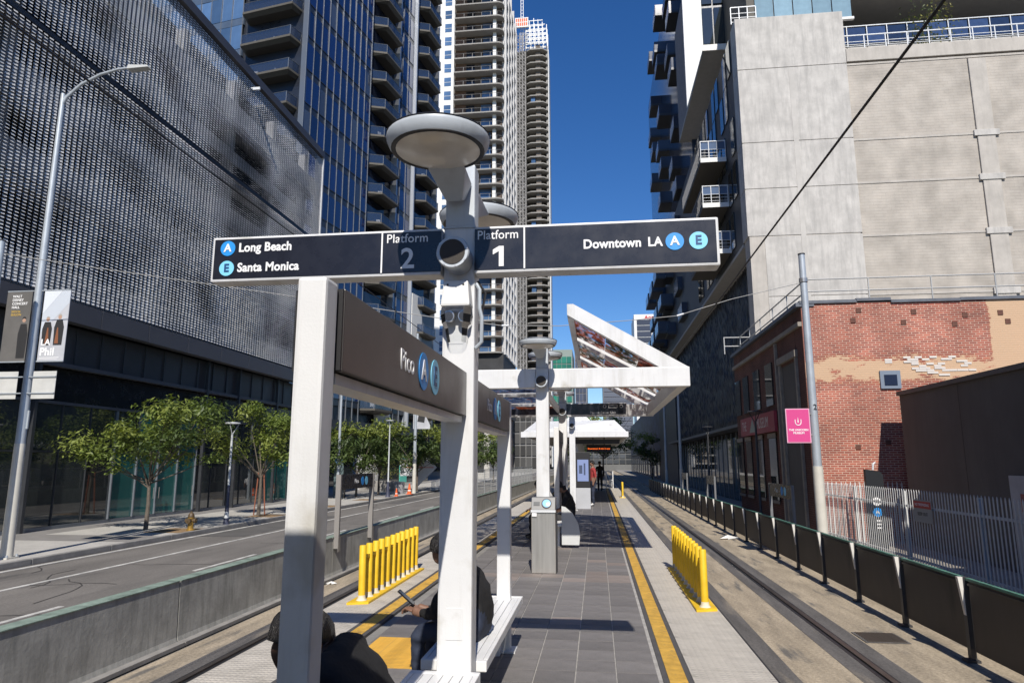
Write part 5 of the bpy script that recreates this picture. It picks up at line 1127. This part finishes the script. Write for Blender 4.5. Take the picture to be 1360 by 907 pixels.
# ------------------------------------------------------------------ trees
def leaf_mat(name, c):
    m = mat(name, c, .55, var=.45, scale=1.6); nt = m.node_tree; p = nt.nodes['Principled BSDF']; L = nt.links.new
    tl = nn(nt, 'ShaderNodeBsdfTranslucent'); tl.inputs[0].default_value = (c[0] * 1.6, c[1] * 1.7, c[2] * .8, 1); mx = nn(nt, 'ShaderNodeMixShader'); mx.inputs[0].default_value = .3
    L(p.outputs[0], mx.inputs[1]); L(tl.outputs[0], mx.inputs[2]); L(mx.outputs[0], nt.nodes['Material Output'].inputs[0]); return m
leafm = leaf_mat('green_leaf', (.13, .175, .036)); leafm2 = leaf_mat('dark_green_leaf', (.075, .11, .028)); barkm = mat('grey_brown_bark', (.12, .10, .08), .9, var=.3, scale=9, bump=.5)
def tree_meshes(seed, H, rx, rz, base, nclump, nleaf, ls, m):
    """Trunk with limbs and a crown of leaf faces in clumps; origin at the ground."""
    q = random.Random(seed); tr = B(); top = Vector((q.uniform(-.1, .1), q.uniform(-.1, .1), base))
    tr.tube([(0, 0, 0), (.02, 0, base * .5), tuple(top)], [.085, .068, .055], 8)
    clumps = []
    for k in range(nclump):
        a = k * 2.4 + q.uniform(-.4, .4); rr = math.sqrt((k + .6) / nclump) * q.uniform(.65, 1.12); el = q.uniform(-.8, 1.15)
        c = Vector((math.cos(a) * rr * rx, math.sin(a) * rr * rx * .9, base + rz * .95 + el * rz * math.sqrt(max(.06, 1 - (rr * .92) ** 2))))
        clumps.append((c, q.choice((.28, .4, .5, .62, .72))))
    for c, r in clumps[::2]:
        md = top.lerp(c, .5) + Vector((0, 0, -.12)); tr.tube([tuple(top + Vector((0, 0, q.uniform(-.35, 0)))), tuple(md), tuple(c)], [.035, .022, .008], 5)
    lf = B()
    for c, r in clumps:
        mi = q.choice((0, 0, 1, 2)); 
        for _ in range(int(nleaf * min(1.5, (r / .48) ** 2))):
            d = Vector((q.gauss(0, 1), q.gauss(0, 1), q.gauss(0, .75))); d = d.normalized() * r * (q.random() ** .55) * 1.18
            p = c + Vector((d.x * 1.15, d.y * 1.15, d.z * .85)); a = q.uniform(0, 6.28); s = ls * q.uniform(.7, 1.35)
            n_ = (Vector((d.x, d.y, abs(d.z) + .5)) + Vector((q.uniform(-.6, .6), q.uniform(-.6, .6), q.uniform(-.3, .5)))).normalized()
            u = n_.cross(Vector((math.cos(a), math.sin(a), .2))).normalized(); w = n_.cross(u)
            lf.m = mi; lf.add([p - u * s, p - u * s * .1 - w * s * .36, p + u * s, p + u * s * .1 + w * s * .36], [(0, 1, 2, 3)])
    return tr.mesh('trunk', barkm, smooth=True), lf.mesh('crown', [m, leaf_mat(m.name + '_b', (.18, .215, .045)), leaf_mat(m.name + '_c', (.055, .085, .022))])
def tree(label, x, y, meshes, sc=1.0, rz=0.0, stakes=False):
    t = thing('street_tree', label, 'tree', (x, y, ZS)); t.scale = (sc, sc, sc)
    link('trunk', meshes[0], t, None, (0, 0, rz)); link('crown', meshes[1], t, None, (0, 0, rz))
    if stakes:
        for sx in (-.28, .25): B().tube([(sx, .1, 0), (sx * .5, .05, 1.9)], .03, 6).build('stake', mat('red_brown_stake', (.26, .09, .05), .8), t)
T1 = tree_meshes(1, 5, 2.85, 1.5, 1.85, 27, 235, .095, leafm); T2 = tree_meshes(5, 5, 2.1, 1.5, 1.85, 21, 235, .095, leafm); T3 = tree_meshes(9, 5, 2.3, 1.5, 1.7, 20, 150, .14, leafm2)
tree('broad leafy street tree nearest on the left pavement beside the hydrant', -16.95, 24.7, T1)
tree('second leafy street tree on the left pavement held by red stakes', -16.2, 32.0, T2, 1.06, .6, True)
for k, (lb, x, y, s, rz) in enumerate((('leafy street tree behind the Pico barrier board, leftmost of the far trees', -19.2, 46.5, 1.15, 0), ('far street tree behind the walking pedestrian', -17.6, 49.5, 1.1, 1.3), ('far street tree left of the arrow sign', -17.2, 53.5, 1.2, 2.2), ('far street tree above the traffic cone', -15.8, 60, 1.2, 3.1),
        ('dark street tree seen between lamp post and slim post', -14.2, 66, 1.25, 4.1), ('far dark street tree just beyond the slim white post', -13.6, 75, 1.3, .4), ('furthest street tree along the left road', -13.8, 92, 1.3, 5.0))): tree(lb, x, y, T3, s, rz)
for k, (lb, x, y, s) in enumerate((('shaded street tree before the blue mural', 8.0, 104, 1.4), ('dark tree beyond the far end of the platform', 1.0, 120, 2.2), ('low dark tree left of the tracks beyond the platform end', -3.6, 105, 1.8))): tree(lb, x, y, T3, s, k)
sbm = tree_meshes(21, 2, .55, .55, .25, 8, 60, .06, leaf_mat('dry_yellow_leaf', (.20, .19, .05)))
shb = thing('terrace_shrub', 'sparse shrub on the concrete tower terrace', 'shrub', (18.6, 36.6, 23.5)); link('stems', sbm[0], shb); link('foliage', sbm[1], shb, None, None, (1.5, 1.5, 1.9))
# ------------------------------------------------------------------ small things on the far left pavement
cone_o = mat('cone_orange', (.75, .12, .02), .5)
for lb, x, y, s in (('orange traffic cone at the foot of the tall far pole', -15.0, 54.6, 1.15), ('small orange cone beside the navy lamp base', -15.0, 51.0, .8)):
    t = thing('traffic_cone', lb, 'cone', (x, y, ZS)); t.scale = (s, s, s); B().box(-.2, .2, -.2, .2, 0, .03).build('base', cone_o, t); B().lathe([(.15, .03), (.045, .72), (.0, .73)], 16).build('body', cone_o, t, smooth=True); B().lathe([(.122, .22), (.092, .40)], 16).build('stripe', letwhite, t)
br_ = thing('bin', 'grey wire litter bin on the far left pavement', 'bin', (-16.0, 55.2, ZS)); B().lathe([(.38, 0), (.42, .9), (.40, .92), (.36, .05)], 20).build('body', mat('bin_grey', (.28, .28, .29), .6, var=.2), br_, smooth=True); B().lathe([(.43, .9), (.45, .95), (.40, .96)], 20).build('rim', galv, br_)
pl2 = thing('planter', 'grey box planter with dry yellow shrub on the far left pavement', 'planter', (-19.3, 60, ZS)); B().box(-1.6, 1.6, -.5, .5, 0, .9).build('box', kerbm, pl2, bevel=.03)
for k in range(4): link('shrub', sbm[1], pl2, (-1.2 + k * .8, 0, .75), None, (1.2, 1, 1.5))
dm = thing('pale_cylinder', 'pale rounded cylinder drum behind the planter', 'drum', (-21.5, 63, ZS)); B().lathe([(1.25, 0), (1.25, 2.6), (1.1, 3.0), (.6, 3.25), (0, 3.3)], 28).build('shell', mat('drum_grey', (.42, .42, .43), .6, var=.05), dm, smooth=True); B().lathe([(1.27, .5), (1.27, .58)], 28).build('band', galv, dm)
ar = thing('arrow_sign', 'large pale arrow shaped sign pointing right beside the far pole', 'sign', (-16.3, 61.5, ZS))
B().prism([(-1.5, 1.3), (.2, 1.3), (.2, .4), (1.9, 2.05), (.2, 3.7), (.2, 2.8), (-1.5, 2.8)], -.05, .05, 'y').build('arrow_board', mat('arrow_grey', (.50, .51, .55), .5, var=.06), ar); B().box(-1.2, 1.6, -.056, -.051, 2.02, 2.08).build('red_line', mat('notice_red', (.5, .05, .04), .6), ar); B().box(-.1, .1, .05, .15, 0, 3.2).build('post', galv, ar)
bk = thing('bike_rack', 'white wire bike rack on the far left kerb', 'bike rack', (-14.9, 62.5, ZS))
for k in range(5): B().tube([(-.2 + .0, k * .35, 0), (-.2, k * .35, .8), (.2, k * .35 + .15, .8), (.2, k * .35 + .15, 0)], .025, 6).build('loop', aluwhite, bk)
B().box(-.25, .25, -.1, 1.7, .005, .03).build('base_bar', aluwhite, bk)
wf = thing('wayfinding_sign', 'blue round parking badge on a grey wayfinding post behind the pedestrian', 'sign', (-18.6, 48.5, ZS)); B().box(-.35, .35, -.04, .04, 0, 3.4).build('slab', mat('wayfind_grey', (.10, .14, .15), .5), wf); disc('badge', letblue, wf, (-.05, -.045, 2.7), .26); lettering('P', .3, letwhite, wf, (-.05, -.05, 2.7), align='CENTER', bold=.01)
fl_ = thing('hanging_banner', 'curved pale banner hanging on the far glass frontage above the trees', 'banner', (-15.35, 56.0, 4.2)); B().prism([(.15, .2), (1.6, .2), (1.6, .5), (1.3, 1.1), (.9, 2.3), (.5, 2.9), (.15, 2.9)], -.012, .012, 'y').build('cloth', mat('banner_pale_grey', (.42, .43, .46), .7), fl_); B().prism([(.5, .8), (1.1, .7), (1.2, 1.5), (.7, 1.9)], -.016, -.013, 'y').build('print', mat('print_dark', (.02, .02, .022), .7), fl_); B().tube([(.0, 0, 2.9), (.9, 0, 2.9)], .03, 6).build('rod', galv, fl_)
# ------------------------------------------------------------------ people
skin_d = mat('brown_skin', (.19, .10, .065), .55, var=.08); skin_l = mat('tan_skin', (.34, .20, .14), .55, var=.08)
def cloth(name, c): return mat(name, c, .85, var=.18, scale=9, bump=.25, bscale=25)
blackc = cloth('black_cloth', (.010, .010, .011)); jeans = cloth('navy_denim', (.022, .03, .055)); hairm = mat('black_hair', (.010, .008, .008), .38, bump=.9, bscale=60, stretch=(3, 3, .4))
def skin_mesh(verts, edges, root=0, sub=2):
    me = bpy.data.meshes.new('sk'); me.from_pydata([v[0] for v in verts], edges, []); o = bpy.data.objects.new('sk', me); COL.objects.link(o)
    md = o.modifiers.new('skin', 'SKIN'); md.use_smooth_shade = True; sd = me.skin_vertices[0].data
    for i, v in enumerate(verts):
        r = v[1] if isinstance(v[1], tuple) else (v[1], v[1]); sd[i].radius = r; sd[i].use_root = (i == root)
    s = o.modifiers.new('sub', 'SUBSURF'); s.levels = s.render_levels = sub
    dg = bpy.context.evaluated_depsgraph_get(); out = bpy.data.meshes.new_from_object(o.evaluated_get(dg)); bpy.data.objects.remove(o); return out
def person(label, J, mats, loc, rz=0.0, hair='short', lean_dir=None, shoes=None, fingers=True):
    """J: joints in metres (local, facing -y). mats: skin, top, legs, shoe; sleeves follow J['sleeve']."""
    t = thing('person', label, 'person', loc, rz); V = []; E_ = []; seg = []
    def add(p, r, parent, tagm):
        V.append((tuple(p), r)); i = len(V) - 1
        if parent is not None: E_.append((parent, i)); seg.append((Vector(V[parent][0]), Vector(p), tagm))
        return i
    pel = add(J['pelvis'], .145, None, None); ch0 = (Vector(J['pelvis']) * .55 + Vector(J['chest']) * .45)
    w = add(ch0, .135, pel, 1); c = add(J['chest'], .15, w, 1); nb = add(J['neck'], .075, c, 1); hb = add(Vector(J['neck']).lerp(Vector(J['head']), .45), .060, nb, 0)
    hd = add(J['head'], .098, hb, 0); up = Vector(J['up']).normalized() if 'up' in J else (Vector(J['head']) - Vector(J['neck'])).normalized(); ht = add(Vector(J['head']) + up * .075, .082, hd, 0)
    f = Vector(J.get('face', (0, -1, 0))).normalized(); add(Vector(J['head']) + f * .095 - up * .012, .022, hd, 0); add(Vector(J['head']) + f * .06 - up * .085, .038, hd, 0)
    for s in 'lr':
        sh = add(J['sh' + s], .068, c, 1); el = add(J['el' + s], .046, sh, 1); ftag = 1 if J.get('sleeve', 'long') == 'long' else 0
        wr = add(J['wr' + s], .031, el, ftag); hand = Vector(J['wr' + s]) + Vector(J['hd' + s]) * .08; hv = add(hand, (.036, .026), wr, 0)
        hp = add(J['hip' + s], .098, pel, 2); kn = add(J['kn' + s], .068, hp, 2); an = add(J['an' + s], .045, kn, 2); add(Vector(J['an' + s]) + Vector(J.get('toe', (0, -.15, -.05))), .036, an, 3)
    me = skin_mesh(V, E_, 0, 3 if fingers else 2)
    for m in mats: me.materials.append(m)
    idx = []
    for p in me.polygons:
        q = p.center; best = 9; bm_ = 1
        for a, b_, tg in seg:
            ab = b_ - a; k = max(0, min(1, (q - a).dot(ab) / max(1e-6, ab.length_squared))); d = (q - (a + ab * k)).length
            if d < best: best = d; bm_ = tg
        idx.append(bm_)
    me.polygons.foreach_set('material_index', idx)
    cl = set(v for p, i in zip(me.polygons, idx) if i in (1, 2) for v in p.vertices); nr = [v.normal.copy() for v in me.vertices]
    for v in me.vertices:                            # folds in the clothing
        if v.index in cl:
            q = v.co; k = mnoise.noise((q.x * 9, q.y * 9, q.z * 16)) * .016 + mnoise.noise((q.x * 22 + 5, q.y * 22, q.z * 30)) * .007; v.co = q + nr[v.index] * k
    link('body', me, t)
    if fingers:
        for s in 'lr':
            hd_ = Vector(J['hd' + s]).normalized(); b0 = Vector(J['wr' + s]) + hd_ * .095; side = hd_.cross(Vector((0, 0, 1)) if abs(hd_.z) < .8 else Vector((1, 0, 0))).normalized(); dn = hd_.cross(side)
            if dn.z > 0: dn = -dn
            fb_ = B()
            for k in range(4):
                o_ = b0 + side * (k - 1.5) * .0185; l = (.062, .072, .066, .052)[k]; fb_.tube([o_ - hd_ * .03, o_ + hd_ * l * .5, o_ + hd_ * l * .8 + dn * l * .35, o_ + hd_ * l * .75 + dn * l * .7], [.0095, .009, .008, .0065], 6)
            o_ = b0 - hd_ * .05 + side * .034; fb_.tube([o_, o_ + side * .022 + hd_ * .03, o_ + side * .016 + hd_ * .062 + dn * .012], [.011, .010, .008], 6)
            fb_.build('hand_fingers', mats[0], t, smooth=True)
    # hair: a cap pulled over the skull, longer at the back if asked
    bk_ = -f; b = B(); n = 14; rows = []
    right = f.cross(up).normalized(); ce = Vector(J['head']) + up * .022
    for i in range(7):
        th = i / 6 * (2.0 if hair == 'short' else 2.45); ring = []
        for k in range(n):
            ph = 2 * math.pi * k / n; back = max(0, math.cos(ph)); lim = th * (.50 + .5 * (.5 + .5 * math.cos(ph))); rad = .104 + .004 * math.sin(5 * ph + i)
            ring.append(ce + up * math.cos(lim) * rad * 1.08 + (bk_ * math.cos(ph) + right * math.sin(ph)) * math.sin(lim) * rad * (1.05 + .06 * back))
        rows.append(ring)
    vv = [tuple(p) for r_ in rows for p in r_]; ff = []
    for i in range(6):
        for k in range(n): ff.append((i * n + k, i * n + (k + 1) % n, (i + 1) * n + (k + 1) % n, (i + 1) * n + k))
    b.add(vv, ff); b.build('hair', hairm, t, smooth=True)
    if hair == 'long': 
        base = ce + bk_ * .10 - up * .04; B().tube([tuple(base), tuple(base + bk_ * .03 + Vector((0, 0, -.12))), tuple(base + bk_ * .02 + Vector((0, 0, -.26))), tuple(base + bk_ * .0 + Vector((0, 0, -.36)))], [.06, .065, .05, .02], 10).build('hair', hairm, t, smooth=True)
    if hair == 'bun': B().lathe([(.0, -.05), (.04, -.035), (.055, 0), (.04, .035), (0, .05)], 12).build('hair', hairm, t, tuple(ce + bk_ * .13 + up * .06), smooth=True)
    return t
def seated(lean, head_drop=.0, sl='long', armf=.30, handz=.62):
    """Sitting on a .45 m seat, facing -y, torso leaning forward by `lean` radians, forearms on the thighs."""
    sn, cs = math.sin(lean), math.cos(lean); P0 = Vector((0, 0, .56))
    def T(x, y, z): return (x, P0.y - z * sn + y * cs, P0.z + z * cs + y * sn)
    J = dict(pelvis=(0, 0, .56), chest=T(0, 0, .34), neck=T(0, -.02, .50), head=tuple(Vector(T(0, -.06, .60)) + Vector((0, -.05 - head_drop, .02))), face=(0, -1, -.45), up=(0, -.4, 1), sleeve=sl)
    for s, sx in (('l', -1), ('r', 1)):
        J['sh' + s] = T(sx * .185, .0, .42); J['el' + s] = (sx * .25, J['sh' + s][1] - .10, J['sh' + s][2] - .27); J['wr' + s] = (sx * .09, J['el' + s][1] - .22, handz); J['hd' + s] = (-sx * .25, -1, .1)
        J['hip' + s] = (sx * .10, -.06, .53); J['kn' + s] = (sx * .13, -.46, .50); J['an' + s] = (sx * .12, -.44, .10)
    return J
def standing(sl='long', step=.0, arm=.0):
    J = dict(pelvis=(0, 0, .93), chest=(0, 0, 1.24), neck=(0, .01, 1.46), head=(0, -.02, 1.60), sleeve=sl)
    for s, sx in (('l', -1), ('r', 1)):
        J['sh' + s] = (sx * .185, 0, 1.37); J['el' + s] = (sx * .235, .03 + sx * arm * .3, 1.09); J['wr' + s] = (sx * .225, -.06 + sx * arm, .86); J['hd' + s] = (0, -.2, -1)
        J['hip' + s] = (sx * .09, 0, .88); J['kn' + s] = (sx * .095, -.02 - sx * step * .5, .48); J['an' + s] = (sx * .095, .02 - sx * step, .08)
    return J
# the woman with the phone: on the second bench, facing the left track
JA = seated(.4, .0, 'long', handz=.62)
def hunch(J):
    J.update(chest=(0, -.13, .82), neck=(0, -.23, .965), head=(0, -.315, 1.035))
    for s, sx in (('l', -1), ('r', 1)): J['sh' + s] = (sx * .18, -.18, .90); J['el' + s] = (sx * .235, -.30, .65); J['wr' + s] = (sx * .06, -.46, .61); J['hd' + s] = (-sx * .2, -1, .25)
    return J
hunch(JA)
pa = person('person in black jacket and dark jeans bent over a phone on the white bench', JA, (skin_d, blackc, jeans, blackc), (-.80, 5.02, -.02), R(-97), 'bun')
pm = mat('phone_black', (.01, .01, .012), .2); ph = thing('phone', 'black phone held by the seated person in black jacket', 'phone', (-1.40, 5.085, .685), R(-75))
B().box(-.037, .037, -.005, .005, -.075, .075).build('case', pm, ph, bevel=.004); B().box(-.034, .034, .0052, .0062, -.07, .07).build('screen', mat('phone_screen', (.02, .022, .026), .08), ph); ph.rotation_euler = (R(50), 0, R(-85))
JB = hunch(seated(.4)); JB['head'] = (0, -.31, .965); JB['neck'] = (0, -.23, .93)
person('person in black hunched forward on the nearest bench behind the shaded post', JB, (mat('deep_brown_skin', (.075, .04, .028), .55), blackc, blackc, blackc), (-.735, 2.5, -.02), R(-90), 'short').scale = (1.08, 1.08, 1.06)
# others further away
greyc = cloth('charcoal_cloth', (.03, .03, .032)); whitec = cloth('white_cloth', (.62, .62, .63)); redc = cloth('dark_red_cloth', (.28, .03, .03)); shoew = mat('white_shoe', (.6, .6, .58), .6)
person('person in black shirt with bare arms seated sideways under the glass canopy', seated(.30, .03, 'short'), (skin_d, blackc, greyc, blackc), (-.52, 14.9, -.0), R(-90), 'long')
person('person in white top seated behind the ticket validator', seated(.25, .02, 'long'), (skin_l, whitec, blackc, blackc), (-1.0, 15.4, 0), R(-80), 'long')
person('person in dark red shirt and blue jeans standing by the information kiosk', standing('short', .05), (skin_d, redc, jeans, shoew), (-.18, 27.2, 0), R(-70), 'short', fingers=False)
person('person dressed in black walking away at the far end of the platform', standing('long', .14, .1), (skin_d, blackc, blackc, blackc), (.14, 41.5, 0), R(180), 'short', fingers=False)
person('pedestrian in white shirt and black trousers on the far left pavement', standing('short', .16, .08), (skin_d, whitec, blackc, shoew), (-17.2, 46.0, ZS), R(150), 'short', fingers=False)
